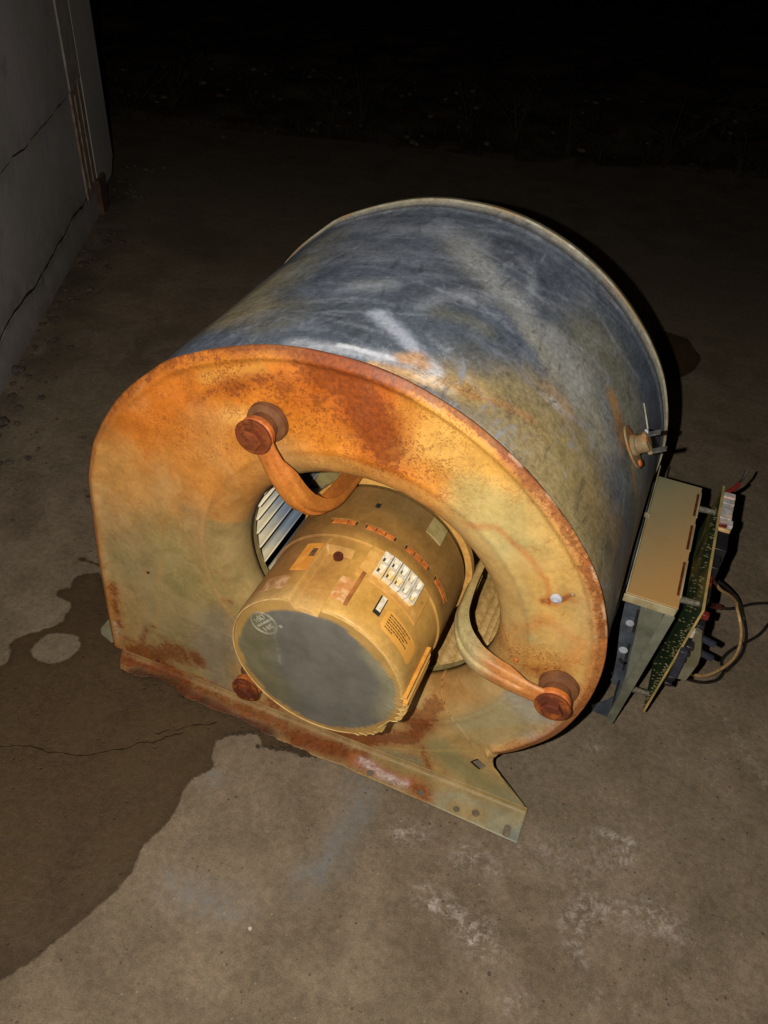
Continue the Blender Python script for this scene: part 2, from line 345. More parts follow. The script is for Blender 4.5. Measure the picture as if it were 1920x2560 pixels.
# ================================================================== GROUND
slab_edge = [(-4.2, .75), (-2.6, 1.12), (-1.46, 1.44), (-.47, 1.69), (.11, 1.90), (1.5, 2.35), (3.2, 2.9)]
def slab_y(x): return np.interp(x, [p[0] for p in slab_edge], [p[1] for p in slab_edge])
xs = np.unique(np.r_[np.arange(-4.2, -1.2, .06), np.arange(-1.2, .55, .006), np.arange(.55, 3.2, .06)])
ts = np.unique(np.r_[np.linspace(0, .18, 10), np.linspace(.18, .78, 190), np.linspace(.78, 1, 22)])
GX, GT = np.meshgrid(xs, ts, indexing='ij')
edge = slab_y(GX) + (fbm(GX * 9, GX * 0 + 3, 1, 4) - .5) * .05
y0 = -.95
GY = y0 + (edge - y0) * GT
P2 = np.stack([GX.ravel(), GY.ravel()], 1)
stain_px = [(0, 2452), (60, 2415), (115, 2377), (160, 2335), (200, 2305), (250, 2262), (290, 2225), (325, 2190), (345, 2150), (358, 2112), (400, 2075), (430, 2045), (447, 2010),
            (458, 1975), (478, 1948), (505, 1935), (538, 1922), (531, 1885), (536, 1858), (556, 1842), (590, 1834), (642, 1832), (646, 1846), (656, 1868), (690, 1872), (716, 1872),
            (742, 1886), (775, 1891), (830, 1890), (860, 1800), (420, 1640), (275, 1480), (246, 1429), (210, 1433), (183, 1439), (178, 1447), (183, 1454), (176, 1466), (145, 1472), (135, 1478), (142, 1492),
            (164, 1499), (178, 1507), (176, 1519), (166, 1528), (154, 1555), (125, 1567), (84, 1579), (43, 1591), (22, 1610), (24, 1634), (24, 1646), (0, 1661), (-260, 1760), (-420, 2300), (-200, 2560)]
island_px = [(75, 1625), (95, 1600), (118, 1585), (150, 1581), (188, 1586), (201, 1602), (196, 1625), (165, 1650), (120, 1658), (90, 1647)]
drip_px = [(192, 1390), (206, 1388), (222, 1398), (262, 1414), (262, 1424), (236, 1416), (212, 1402), (197, 1402)]
drip2_px = [(200, 1222), (212, 1221), (224, 1232), (235, 1250), (215, 1240)]
blob_px = [(1640, 822), (1690, 834), (1722, 846), (1738, 872), (1756, 893), (1742, 918), (1722, 934), (1696, 946), (1668, 962), (1630, 940)]
g2 = lambda pxs: at(pxs, 'z', 0)[:, :2]
wet = poly_sdf(P2, g2(stain_px)); wet = np.maximum(wet, -poly_sdf(P2, g2(island_px)))
for q in (drip_px, drip2_px, blob_px): wet = np.minimum(wet, poly_sdf(P2, g2(q)))
chalk = np.zeros(len(P2))
def chalk_add(pxs, w, a):
    global chalk
    d = seg_dist(P2, g2(pxs)) + (fbm(P2[:, 0], P2[:, 1], 30, 4, 2) - .5) * w * 1.6
    chalk = np.maximum(chalk, a * np.exp(-(np.clip(d, 0, None) / w) ** 2))
chalk_add([(1060, 2238), (1110, 2275), (1160, 2318), (1180, 2350)], .008, .95); chalk_add([(1180, 2340), (1200, 2362)], .013, .9)
chalk_add([(1225, 2375), (1265, 2405)], .006, .6)
chalk_add([(1445, 2330), (1440, 2295), (1470, 2275), (1525, 2262), (1580, 2285), (1630, 2302), (1680, 2330)], .014, .7)
chalk_add([(1448, 2340), (1455, 2385)], .010, .5)
chalk_add([(1010, 2080), (1050, 2095)], .012, .7); chalk_add([(1165, 2140), (1220, 2160), (1250, 2180)], .012, .6)
chalk_add([(1525, 2090), (1570, 2110), (1560, 2135)], .010, .8); chalk_add([(1340, 2120), (1500, 2150)], .020, .3)
chalk_add([(1490, 1865), (1505, 1858)], .010, .6); chalk_add([(1820, 1800), (1870, 1880), (1915, 1960)], .006, .45)
chalk_add([(1270, 2500), (1300, 2510)], .012, .45); chalk_add([(1480, 2505), (1500, 2500)], .008, .5); chalk_add([(1450, 2190), (1460, 2210)], .004, .6)
blue = np.zeros(len(P2))
for q, w in (([(905, 1960), (900, 2020), (860, 2090), (820, 2160), (760, 2205)], .014), ([(430, 2220), (560, 2262), (580, 2265)], .014), ([(520, 1940), (530, 1955)], .008)):
    blue = np.maximum(blue, np.exp(-(seg_dist(P2, g2(q)) / w) ** 2))
WA = np.array([-.851, .311]); Wd = np.array([-.4169, .909]); Wn = np.array([.909, .4169])
wd = (P2 - WA) @ Wn                           # distance from wall foot
al = (P2 - WA) @ Wd
grime_dark = np.exp(-(np.clip(wd, 0, None) / .07) ** 2) * .9 * sstep(al, -.3, .2) * sstep(fbm(P2[:, 0], P2[:, 1], 14, 4, 3), .3, .6)
grime_dark = np.maximum(grime_dark, sstep(P2[:, 1], .55, 1.5) * .85)  # slab colour darkens steadily towards its far edge
grime_dark = np.maximum(grime_dark, .55 * sstep(fbm(P2[:, 0], P2[:, 1], 2.1, 4, 5), .48, .62) * sstep(P2[:, 1], .2, .8))
GZ = (fbm(P2[:, 0], P2[:, 1], 5, 3, 1) - .5) * .002 - .001
nx, ny = GX.shape
idx = np.arange(nx * ny).reshape(nx, ny)
faces = np.stack([idx[:-1, :-1], idx[1:, :-1], idx[1:, 1:], idx[:-1, 1:]], -1).reshape(-1, 4)
V = np.c_[P2, GZ]
slab = mk('concrete_slab', V, faces, M_ground, attrs=dict(wet=wet, chalk=chalk, blue=blue, grime_dark=grime_dark))
tag(slab, kind='structure', label='stained concrete slab, wet and dark at the lower left')
def ribbon(name, pts, w, mat, parent, z=.0012, amp=.0015, seed=0):
    p = resample(np.array(pts, float), .004); r = np.random.default_rng(seed); n = len(p)
    j = (fbm(np.arange(n) * .35, np.zeros(n) + seed, 1, 4, seed) - .5) * amp * 6
    t = np.gradient(p, axis=0); t /= np.linalg.norm(t, axis=1)[:, None] + 1e-9; nn = np.stack([-t[:, 1], t[:, 0]], 1)
    ww = w * (.35 + 1.1 * r.random(n)) / 2; ww[0] = ww[-1] = 1e-4
    a = p + nn * (j + ww)[:, None]; b = p + nn * (j - ww)[:, None]
    V = [(*q, z) for q in a] + [(*q, z) for q in b]
    return mk(name, V, [(i, i + 1, n + i + 1, n + i) for i in range(n - 1)], mat, parent)
M_crack = mat_simple('crack_shadow', srgb(40, 30, 22), srgb(28, 21, 15), rough=.95, spec=.05, bumpk=0)
ribbon('crack', g2([(-60, 1862), (0, 1868), (60, 1868), (120, 1880), (190, 1888), (260, 1885), (330, 1868), (400, 1850), (470, 1835)]), .0010, M_crack, slab, seed=3)
ribbon('crack', g2([(385, 1834), (425, 1832), (460, 1822), (500, 1812), (545, 1808)]), .0012, M_crack, slab, seed=5)

# soil beyond the slab, out to the horizon
V = [(-90, -90, -.035), (90, -90, -.035), (90, 140, -.035), (-90, 140, -.035)]
soil = mk('ground', V, [(0, 1, 2, 3)], M_soil, smooth=False); tag(soil, kind='structure', label='dark bare soil beyond the slab')
# broken strip of gravel and dirt between slab edge and soil
sx = np.linspace(-3.4, 2.0, 260); sy = np.linspace(-.05, 1.6, 50); A, B = np.meshgrid(sx, sy, indexing='ij')
YY = slab_y(A) + B + .0; ZZ = -.012 + (fbm(A * 6, YY * 6, 1, 5, 3) - .5) * .06 - np.clip(B - .9, 0, 1) * .04
ZZ = np.where(B < .02, -.02, ZZ); idx = np.arange(A.size).reshape(A.shape)
mk_f = np.stack([idx[:-1, :-1], idx[1:, :-1], idx[1:, 1:], idx[:-1, 1:]], -1).reshape(-1, 4)
dirt = mk('dirt_verge', np.stack([A.ravel(), YY.ravel(), ZZ.ravel()], 1), mk_f, M_soil); tag(dirt, kind='structure', label='uneven dirt verge along the slab edge')

# grass and weeds
def grass_blades(centers, h, lean, n, mb, r, w=.0016):
    for (x, y, z) in centers:
        for k in range(n):
            a = r.random() * 6.28; l = h * (.4 + .8 * r.random()); ln = lean * (.3 + r.random())
            dx, dy = math.cos(a), math.sin(a); px, py = -dy * w, dx * w; pts = []
            for t in (0, .35, .7, 1):
                q = np.array([x + dx * ln * l * t * t, y + dy * ln * l * t * t, z + l * (t - .35 * ln * t * t)])
                pts.append(q); 
            v = []; 
            for q, s in zip(pts, (1, .9, .6, .05)): v += [q + np.array([px * s, py * s, 0]), q - np.array([px * s, py * s, 0])]
            mb.add(v, [(0, 1, 3, 2), (2, 3, 5, 4), (4, 5, 7, 6)])
r = np.random.default_rng(3); mb = MB(); cs = []
for k in range(620):
    x = r.uniform(-3.0, 1.2); y = float(slab_y(x)) + abs(r.normal(0, .28)) ; cs.append((x, y, -.02))
grass_blades(cs, .05, .9, 6, mb, r, .0012)
tag(mb.build('grass', M_weed), 'short dead grass scattered along the dark slab edge', 'grass', kind='stuff')
def weed(px, h, seed, label):
    r = np.random.default_rng(seed); b = at1(px, 'z', 0); root = empty('weed', (float(b[0]), float(b[1]), 0))
    tag(root, label, 'weed', 'weeds rooted along the slab edge')
    st = MB(); lv = MB()
    for k in range(9):
        a = r.random() * 6.28; ln = h * (.5 + .6 * r.random()); dx, dy = math.cos(a), math.sin(a); sp = .2 + .7 * r.random()
        pts = [np.array([dx * sp * ln * t * (.4 + .6 * t), dy * sp * ln * t * (.4 + .6 * t), ln * t - .25 * ln * t * t * sp - .01]) for t in np.linspace(0, 1, 6)]
        st.tube(pts, np.linspace(.0016, .0005, 6), 5)
        for j in range(2, 6):
            for s in (-1, 1):
                d = np.array([-dy * s + dx * .5, dx * s + dy * .5, .35]); d /= np.linalg.norm(d); L = .022 * (.6 + .7 * r.random()) * h / .12
                w = np.cross(d, [0, 0, 1]); w /= np.linalg.norm(w); w *= L * .16; q = pts[j]
                lv.add([q, q + d * L * .5 + w, q + d * L, q + d * L * .5 - w], [(0, 1, 2, 3)])
    st.build('stem', M_weed, root)['kind'] = 'stuff'; lv.build('leaf', M_weed, root)['kind'] = 'stuff'
for px, h, sd, lb in [((325, 300), .16, 1, 'spindly dark weed closest to the wall corner'), ((432, 262), .18, 2, 'tall dark weed second from the wall corner'),
                      ((640, 268), .12, 3, 'low dark weed between the wall and the housing top'), ((830, 300), .16, 4, 'forked dark weed above the left part of the housing'),
                      ((905, 300), .22, 5, 'tallest dark weed in the middle of the slab edge'), ((1170, 330), .15, 6, 'bushy weed above the housing top, left of a pair'),
                      ((1290, 350), .17, 7, 'bushy weed above the housing top, right of a pair'), ((1420, 385), .14, 8, 'low weed beyond the right shoulder of the housing'),
                      ((1660, 410), .2, 9, 'wide weed second from the right end of the slab edge'), ((1850, 440), .15, 10, 'rightmost weed on the slab edge')]:
    weed(px, h, sd, lb)
mb = MB()
def pebble(mb, c, s, r):
    V = []; ph = [(-.8, .5), (-.3, .95), (.3, 1.0), (.8, .5)]
    for zz, rr in ph:
        for k in range(7):
            a = k / 7 * 6.28; q = s * (.75 + .5 * r.random()); V.append((c[0] + math.cos(a) * rr * q, c[1] + math.sin(a) * rr * q, c[2] + zz * s * .6))
    F_ = [(i * 7 + k, i * 7 + (k + 1) % 7, (i + 1) * 7 + (k + 1) % 7, (i + 1) * 7 + k) for i in range(3) for k in range(7)] + [tuple(range(6, -1, -1)), tuple(range(21, 28))]
    mb.add(V, F_)
r = np.random.default_rng(5)
for k in range(380):                          # crumbs along the wall foot
    s = r.uniform(-.45, .95); d = abs(r.normal(0, .045)) + .004; q = WA + Wd * s + Wn * d
    pebble(mb, (q[0], q[1], .0006), .0008 + .005 * r.random() ** 2.5 * (1 if r.random() < .95 else 1.8), r)
for k in range(260):
    x = r.uniform(-2.2, 1.0); y = float(slab_y(x)) + r.uniform(-.12, .7); pebble(mb, (x, y, -.01), r.uniform(.003, .012), r)
tag(mb.build('gravel', M_stone, smooth=True), 'grit and crumbs along the wall foot and slab edge', 'gravel', kind='stuff')
mb = MB()
for k in range(240):
    q = at1((r.uniform(-100, 2000), r.uniform(900, 2600)), 'z', 0); pebble(mb, (q[0], q[1], .0003), .0003 + .0008 * r.random() ** 3, r)
tag(mb.build('sand_grains', M_stone, smooth=True), 'dark grit specks scattered over the concrete', 'grit', kind='stuff')
def stone(px, s, lb, mat=M_stone, seed=0):
    rr = np.random.default_rng(seed); m = MB(); pebble(m, (0, 0, s * .3), s, rr); o = m.build('pebble', mat, smooth=True)
    q = at1(px, 'z', 0); o.location = (float(q[0]), float(q[1]), 0); tag(o, lb, 'pebble')
M_ws = mat_simple('white_chip', srgb(180, 168, 152), srgb(150, 140, 128), rough=.8)
stone((625, 2322), .0019, 'tiny white chip on the dry concrete in the lower left', M_ws, 1)
stone((1222, 2435), .0016, 'dark crumb on the concrete near the bottom', M_stone, 2)
stone((43, 930), .011, 'pale flat stone lying by the wall foot', M_stone, 3)
stone((5, 1060), .010, 'larger stone at the left frame edge by the wall', M_stone, 4)
stone((560, 345), .008, 'small pebble on the dark far slab', M_stone, 5)

# ================================================================== WALL
wall = empty('building_wall', (float(WA[0]), float(WA[1]), 0)); tag(wall, 'grey painted plank wall corner with cracked joints and a bare wood strip', 'wall')
def wp(s, z, out=0.0): q = WA + Wd * s + Wn * out - WA; return (q[0], q[1], z)   # relative to the empty
def mat_wall():
    m, n, p = new_mat('grey_lilac_paint'); v = obj_vec(n)
    c = mix(n, ramp(n, noise(n, 3, 4, .6, v), .35, .65), srgb(172, 162, 160), srgb(152, 148, 140))
    c = mix(n, math_(n, 'MULTIPLY', ramp(n, noise(n, 11, 5, .7, v), .56, .7), .55), c, srgb(132, 122, 122))
    c = mix(n, math_(n, 'MULTIPLY', attr(n, 'grime_dark'), ramp(n, noise(n, 30, 5, .7, v), .3, .6, .3, 1)), c, srgb(86, 72, 58))
    c = mix(n, math_(n, 'MULTIPLY', ramp(n, noise(n, 90, 3, .7, obj_vec(n, (1, 1, .12))), .66, .74), .35), c, srgb(176, 166, 158))
    n.links.new(c, p.inputs['Base Color']); p.inputs['Roughness'].default_value = .55; p.inputs['Specular IOR Level'].default_value = .3
    n.links.new(bump(n, noise(n, 60, 5, .7, v), .35, .002), p.inputs['Normal']); return m
M_wall = mat_wall()
M_found = mat_simple('dirty_foundation', srgb(112, 100, 84), srgb(74, 62, 50), rough=.9, scale=30, bumpk=1, c3=srgb(92, 54, 34), s3=5)
def slabpiece(name, s0, s1, zf0, zf1, t, mat, out=0.0, n=120, gr=0.0):
    ss = np.linspace(s0, s1, n); z0 = np.array([zf0(s) for s in ss]); z1 = np.array([zf1(s) for s in ss]); V = []; k = 12; g = []
    for i, s in enumerate(ss):
        for j in range(k + 1):
            z = z0[i] + (z1[i] - z0[i]) * (j / k) ** 1.5; V.append(wp(s, z, out)); g.append(np.exp(-(z - z0[i]) / .05) * gr + gr * .5 * np.exp(-abs(z - z1[i]) / .01))
    nf = len(V)
    for i, s in enumerate(ss): V.append(wp(s, z0[i], out - t)); V.append(wp(s, z1[i], out - t)); g += [0, 0]
    Fc = [(i * (k + 1) + j, (i + 1) * (k + 1) + j, (i + 1) * (k + 1) + j + 1, i * (k + 1) + j + 1) for i in range(n - 1) for j in range(k)]
    Fc += [(i * (k + 1), nf + 2 * i, nf + 2 * i + 2, (i + 1) * (k + 1)) for i in range(n - 1)]
    Fc += [(i * (k + 1) + k, (i + 1) * (k + 1) + k, nf + 2 * i + 3, nf + 2 * i + 1) for i in range(n - 1)]
    for i in (0, n - 1): Fc.append(tuple([i * (k + 1) + j for j in range(k + 1)] + [nf + 2 * i + 1, nf + 2 * i]))
    return mk(name, V, Fc, mat, wall, smooth=True, attrs=dict(grime_dark=g), angle=40)
nz = lambda s, k, a, f=9: (float(fbm(np.array([s * f]), np.array([k * 3.1]), 1, 5, k)[0]) - .5) * a
c1 = lambda s: .238 + nz(s, 1, .03, 7) + .004 * math.sin(s * 9)
c2 = lambda s: .061 + nz(s, 2, .035, 8)
slabpiece('foundation', -1.6, .665, lambda s: -.03, lambda s: c2(s) - .0036, .10, M_wall, .0, gr=1.0)
slabpiece('joint', -1.6, .66, lambda s: c2(s) - .0034, lambda s: c2(s) + .0014, .01, M_dark, -.0012)
slabpiece('joint', -1.6, .585, lambda s: c1(s) - .0020, lambda s: c1(s) + .0008, .01, M_dark, -.0010)
slabpiece('siding_panel', -1.6, .585, lambda s: c2(s) + .0016 + abs(nz(s, 4, .004, 30)), lambda s: c1(s) - .0022, .03, M_wall, .0, gr=.55)
slabpiece('siding_panel', -1.6, .585, lambda s: c1(s) + .0020, lambda s: 1.15, .03, M_wall, .0015, gr=.3)
slabpiece('wood_strip', .592, .668, lambda s: .052 + nz(s, 5, .03, 30), lambda s: .245 + nz(s, 7, .03, 40), .02, M_wood, .002, n=40)
slabpiece('painted_strip', .592, .668, lambda s: .246 + nz(s, 7, .03, 40), lambda s: 1.15, .02, mat_simple('peeling_tan_paint', srgb(150, 142, 132), srgb(128, 118, 106), rough=.8, scale=40, bumpk=.6), .003, n=40, gr=.2)
slabpiece('corner_trim', .672, .815, lambda s: .030 + max(0, s - .78) * .9 + nz(s, 6, .012, 20), lambda s: 1.15, .03, M_wall, .0028, n=40, gr=.2)
for k in range(2): # splinter lines in the strip
    m = MB(); s = .612 + k * .031; m.box(np.array(wp(s, .150 + .012 * (k % 2), .0030)), (.004, .002, .165 + .02 * (k % 3)), [(*Wd, 0), (*Wn, 0), (0, 0, 1)]); m.build('wood_sliver', M_wood, wall)
m = MB(); m.prism([wp(-1.6, 1.15, -.031), wp(-1.6, .0, -.031), wp(.8, .0, -.031), wp(.8, 1.15, -.031)], np.array([*(-Wn * .1), 0])); m.build('wall_core', M_dark, wall)
m = MB(); m.box(wp(.68, .03, -.01), (.05, .04, .07), [(*Wd, 0), (*Wn, 0), (0, 0, 1)]); m.build('corner_footing', mat_simple('red_brown_footing', srgb(92, 62, 46), srgb(62, 44, 34), rough=.9, scale=40, bumpk=1), wall)

# ================================================================== BLOWER
BL = empty('furnace_blower', (-.17, .14, 0)); BL.location = (0, 0, 0)
tag(BL, 'rust-stained galvanised furnace blower with motor in its inlet, standing on wet concrete', 'blower')
CX, CZ = -.1685, .1975
Wd_ = .290                                   # housing width along y
out_px = [(282, 1614), (269, 1549), (256, 1471), (241, 1384), (226, 1271), (217, 1202), (219.5, 1167), (230, 1106), (250, 1063), (282, 1011), (317, 972), (365, 935), (417, 902), (495, 881),
          (573, 868), (656, 862.5), (735, 868), (810, 882), (926, 914), (1042, 966), (1157, 1037), (1250, 1111), (1331, 1192), (1400, 1279), (1458, 1371), (1499, 1464), (1517, 1562), (1514, 1643),
          (1493, 1713), (1452, 1782), (1389, 1840), (1308, 1875), (1262, 1886)]
op = at(out_px, 'y', 0)[:, [0, 2]]
scroll = catmull(op, 6)
tab = at([(1243, 1889), (1233, 1899), (1232, 1912), (1240, 1930), (1262, 1958), (1288, 1990), (1308, 2012), (1317, 2024), (1316, 2036)], 'y', 0)[:, [0, 2]]
left = np.array([[op[0][0], .004]])
outline = np.vstack([left, scroll, catmull(tab, 4), [[.0045, .0045]]])
outline[:, 1] = np.maximum(outline[:, 1], .004)
bottom = np.stack([np.linspace(.0045, op[0][0], 200)[1:-1], np.full(198, .0045)], 1)
loop = resample(np.vstack([outline, bottom, outline[:1]]), .0024)[:-1]
# rays from the inlet centre
nL = len(loop); rc, rh, yh = .1385, .1105, .025
dirs = loop - np.array([CX, CZ]); rl = np.hypot(dirs[:, 0], dirs[:, 1]); dirs /= rl[:, None]
rows = []
for a in np.linspace(math.pi / 2, 0, 14)[:-1]:       # bellmouth quarter ellipse
    rr = rc - (rc - rh) * math.sin(a); yy = yh * (1 - math.cos(a)) if False else yh * (1 - math.sqrt(max(0, 1 - ((rc - rr) / (rc - rh)) ** 2)))
    rows.append((rr * np.ones(nL), yy * np.ones(nL)))
rows.insert(0, (rh * np.ones(nL) * .999, (yh + .006) * np.ones(nL)))
rr0 = np.minimum(rc, rl - .002)
for t in np.linspace(0, 1, 62):
    rad = rc + (rl - rc) * t; rad = np.where(rl > rc + .002, rad, rc + t * np.maximum(rl - rc, .0015))
    rows.append((rad, np.zeros(nL)))
PV = []; 
flat_bottom = (loop[:, 1] < .0047)
on_scroll = ~flat_bottom & ~((loop[:, 0] > -.034) & (loop[:, 1] < .066))
for ri, (rad, yy) in enumerate(rows):
    X = CX + dirs[:, 0] * rad; Z = CZ + dirs[:, 1] * rad; Y = yy.copy()
    if ri >= 14:
        e = rl - rad                                      # distance from outline
        bead = np.where(on_scroll, -.0030 * np.exp(-((e - .0075) / .0035) ** 2) + .0012 * sstep(e, .0030, 0), 0)
        Y = Y + bead + (fbm(X, Z, 9, 3, 4) - .5) * .002 * sstep(rad, rc, rc + .03)
        Y -= .0006 * np.exp(-((rad - rc - .003) / .003) ** 2)
    PV.append(np.stack([X, Y, Z], 1))
PV = np.array(PV); nr = len(PV)
P = PV.reshape(-1, 3); Q = P[:, [0, 2]]
idx = np.arange(nr * nL).reshape(nr, nL)
PF = np.stack([idx[:-1], np.roll(idx[:-1], -1, 1), np.roll(idx[1:], -1, 1), idx[1:]], -1).reshape(-1, 4)

GP = 1.0
class Paint:
    def __init__(s, Q, base, warp=.012, seed=0, freq=14):
        s.Q = Q; s.c = np.tile(np.array(base, float), (len(Q), 1)); s.sp = np.zeros(len(Q)); s.rust = np.zeros(len(Q)); s.pale = np.zeros(len(Q))
        s.w = np.stack([fbm(Q[:, 0], Q[:, 1], freq, 5, seed) - .5, fbm(Q[:, 0] + 5, Q[:, 1] + 3, freq, 5, seed + 2) - .5], 1)
        s.w2 = fbm(Q[:, 0], Q[:, 1], 60, 4, seed + 3) - .5
        s.warp = warp
    def stroke(s, pts, w, col, a=1.0, soft=.6, warp=None, ragged=.3):
        q = s.Q + s.w * 2 * (s.warp if warp is None else warp)
        d = seg_dist(q, np.asarray(pts, float)) if len(pts) > 1 else np.hypot(*(q - pts[0]).T)
        d = d * (1 + s.w2 * ragged * 2)
        m = a * (1 - sstep(d, w * (1 - soft), w * (1 + soft)))
        col = np.array(col)
        if .12 < col[0] < .46 and col[1] < .135 and col[2] < .05: s.rust = np.maximum(s.rust, m * .75); m = m * .75
        elif col.min() > .24 and col[2] > .55 * col[0]: s.pale = np.maximum(s.pale, m * .8); m = m * .5
        else: s.rust = s.rust * (1 - m * .7); s.pale = s.pale * (1 - m * .5)
        s.c = s.c * (1 - m[:, None]) + col[None] * m[:, None]
        return m
    def speck(s, pts, w, a):
        m = a * np.exp(-(seg_dist(s.Q, np.asarray(pts, float)) / w) ** 2); s.sp = np.maximum(s.sp, m)
pl = lambda *a: at(a, 'y', 0)[:, [0, 2]]
C_or, C_or2, C_dk = srgb(206, 116, 30), srgb(204, 146, 74), srgb(146, 62, 14)
C_ol, C_gr, C_tan, C_pale = srgb(142, 128, 80), srgb(146, 142, 118), srgb(186, 150, 92), srgb(170, 156, 108)
mm = lambda px: px * .00033
pt = Paint(Q, C_tan, seed=1)
S_ = pt.stroke
S_(pl((260, 1250), (330, 1300), (380, 1250), (450, 1300)), mm(130), srgb(178, 140, 88), .9)
S_(pl((350, 1430), (430, 1520), (450, 1620)), mm(130), srgb(150, 134, 92), .85, .8)
S_(pl((420, 1350), (470, 1450)), mm(80), srgb(150, 138, 84), .7, .8)
S_(pl((540, 1560), (520, 1660), (570, 1740)), mm(60), srgb(140, 130, 108), .75, .8)
S_(pl((300, 1150), (420, 1060), (560, 1000)), mm(140), C_or2, .9, .8)
S_(pl((440, 1130), (520, 1200), (600, 1180)), mm(110), srgb(206, 132, 52), .85, .8)
S_(pl((330, 1030), (450, 950), (620, 920), (800, 960), (950, 1040), (1080, 1130)), mm(110), C_or, .95, .7)
S_(pl((620, 1000), (760, 1050), (900, 1130), (1000, 1180)), mm(110), srgb(214, 130, 34), .9, .7)
S_(pl((480, 885), (700, 880), (830, 905)), mm(30), srgb(204, 128, 40), .8)
S_(pl((500, 940), (640, 930)), mm(22), srgb(210, 150, 66), .7)
S_(pl((570, 985), (640, 965), (720, 980), (700, 1020)), mm(34), srgb(176, 88, 22), .6, .9)
S_(pl((470, 1010), (540, 975), (620, 955), (700, 945)), mm(16), srgb(160, 78, 22), .6, .9)
S_(pl((640, 1060), (560, 1050)), mm(22), srgb(222, 164, 84), .8, .9)
S_(pl((800, 930), (880, 970), (900, 1040), (960, 1120)), mm(66), srgb(170, 76, 16), .85, .8)
S_(pl((860, 950), (920, 1020), (950, 1080)), mm(42), C_dk, .85, .9)
S_(pl((800, 1010), (900, 1060)), mm(60), srgb(164, 74, 18), .6, .9)
S_(pl((700, 880), (820, 900), (920, 940), (1010, 985)), mm(18), C_dk, .7, .9)
S_(pl((1080, 1010), (1180, 1090), (1240, 1150)), mm(50), srgb(216, 150, 48), .85, .8)
S_(pl((1100, 1120), (1200, 1200), (1300, 1290), (1380, 1400)), mm(80), srgb(214, 166, 84), .9, .8)
S_(pl((1230, 1290), (1290, 1400), (1340, 1480), (1300, 1560)), mm(80), srgb(176, 160, 104), .85, .7)
S_(pl((1180, 1230), (1230, 1290)), mm(50), srgb(190, 166, 100), .7)
S_(pl((1350, 1440), (1400, 1560), (1420, 1660), (1350, 1640)), mm(60), srgb(202, 156, 80), .8, .8)
S_(pl((1160, 1300), (1240, 1305), (1300, 1360), (1370, 1440), (1375, 1500)), mm(8), srgb(186, 104, 48), .55, .9)
S_(pl((1365, 1495), (1395, 1500), (1440, 1485)), mm(12), srgb(170, 80, 30), .75, .9)
S_(pl((1280, 1570), (1370, 1540), (1460, 1600), (1440, 1650)), mm(14), srgb(196, 122, 60), .5, .9)
S_(pl((1340, 1660), (1300, 1640), (1240, 1610)), mm(50), srgb(200, 140, 64), .7, .9)
S_(pl((1330, 1665), (1420, 1670)), mm(20), srgb(168, 88, 34), .55, .9)
S_(pl((1150, 1720), (1250, 1780), (1330, 1800), (1200, 1820)), mm(60), srgb(160, 150, 112), .9, .6)
S_(pl((1290, 1740), (1360, 1810), (1330, 1830)), mm(36), srgb(160, 152, 132), .9, .6)
S_(pl((1150, 1850), (1250, 1830), (1350, 1815)), mm(20), srgb(170, 138, 78), .6, .8)
S_(pl((1060, 1690), (1120, 1700), (1160, 1690)), mm(22), srgb(150, 82, 34), .8, .9)
S_(pl((1040, 1720), (1100, 1740), (1180, 1730)), mm(34), srgb(178, 112, 48), .8, .9)
S_(pl((1010, 1790), (1060, 1800), (1080, 1770)), mm(40), srgb(146, 72, 24), .9, .9)
S_(pl((660, 1800), (780, 1830), (900, 1850), (1020, 1850), (1060, 1800)), mm(34), srgb(142, 66, 20), .9, .9)
S_(pl((680, 1760), (690, 1830), (760, 1870)), mm(26), srgb(160, 80, 26), .8, .9)
S_(pl((860, 1870), (960, 1900), (1040, 1930), (1070, 1960)), mm(22), srgb(150, 70, 26), .9, .9)
S_(pl((960, 1890), (1030, 1905)), mm(24), srgb(150, 146, 112), .8, .8)
S_(pl((1060, 1870), (1060, 1960)), mm(14), srgb(160, 92, 38), .7, .9)
S_(pl((1120, 1890), (1180, 1950), (1260, 1990)), mm(60), srgb(148, 138, 92), .9, .7)
S_(pl((1200, 1990), (1290, 2010)), mm(30), srgb(156, 150, 114), .8, .8)
S_(pl((960, 1872), (1080, 1878), (1200, 1876)), mm(5), srgb(186, 160, 96), .6, .9, warp=.002)
S_(pl((300, 1640), (360, 1640), (460, 1690), (600, 1750), (680, 1790)), mm(24), srgb(160, 86, 28), .85, .9)
S_(pl((330, 1640), (420, 1625), (480, 1650)), mm(38), srgb(150, 92, 32), .85, .9)
S_(pl((300, 1600), (340, 1610), (370, 1580)), mm(10), srgb(128, 62, 22), .6, .9)
S_(pl((283, 1470), (290, 1530), (300, 1570)), mm(16), srgb(166, 92, 32), .75, .9)
S_(pl((290, 1560), (300, 1600)), mm(9), srgb(176, 172, 140), .8, .6)
S_(pl((405, 1400), (398, 1500), (385, 1590)), mm(5), srgb(176, 140, 76), .6, .9)
S_(pl((420, 1320), (440, 1290), (500, 1300)), mm(6), srgb(186, 136, 70), .5, .9)
for q in ((371, 1431), (383, 1567), (563, 1500), (577, 1508)): S_(pl(q), mm(9), srgb(176, 96, 44), .7, .9, 0.003); S_(pl(q), mm(2.6), srgb(34, 24, 16), .9, .4, .001)
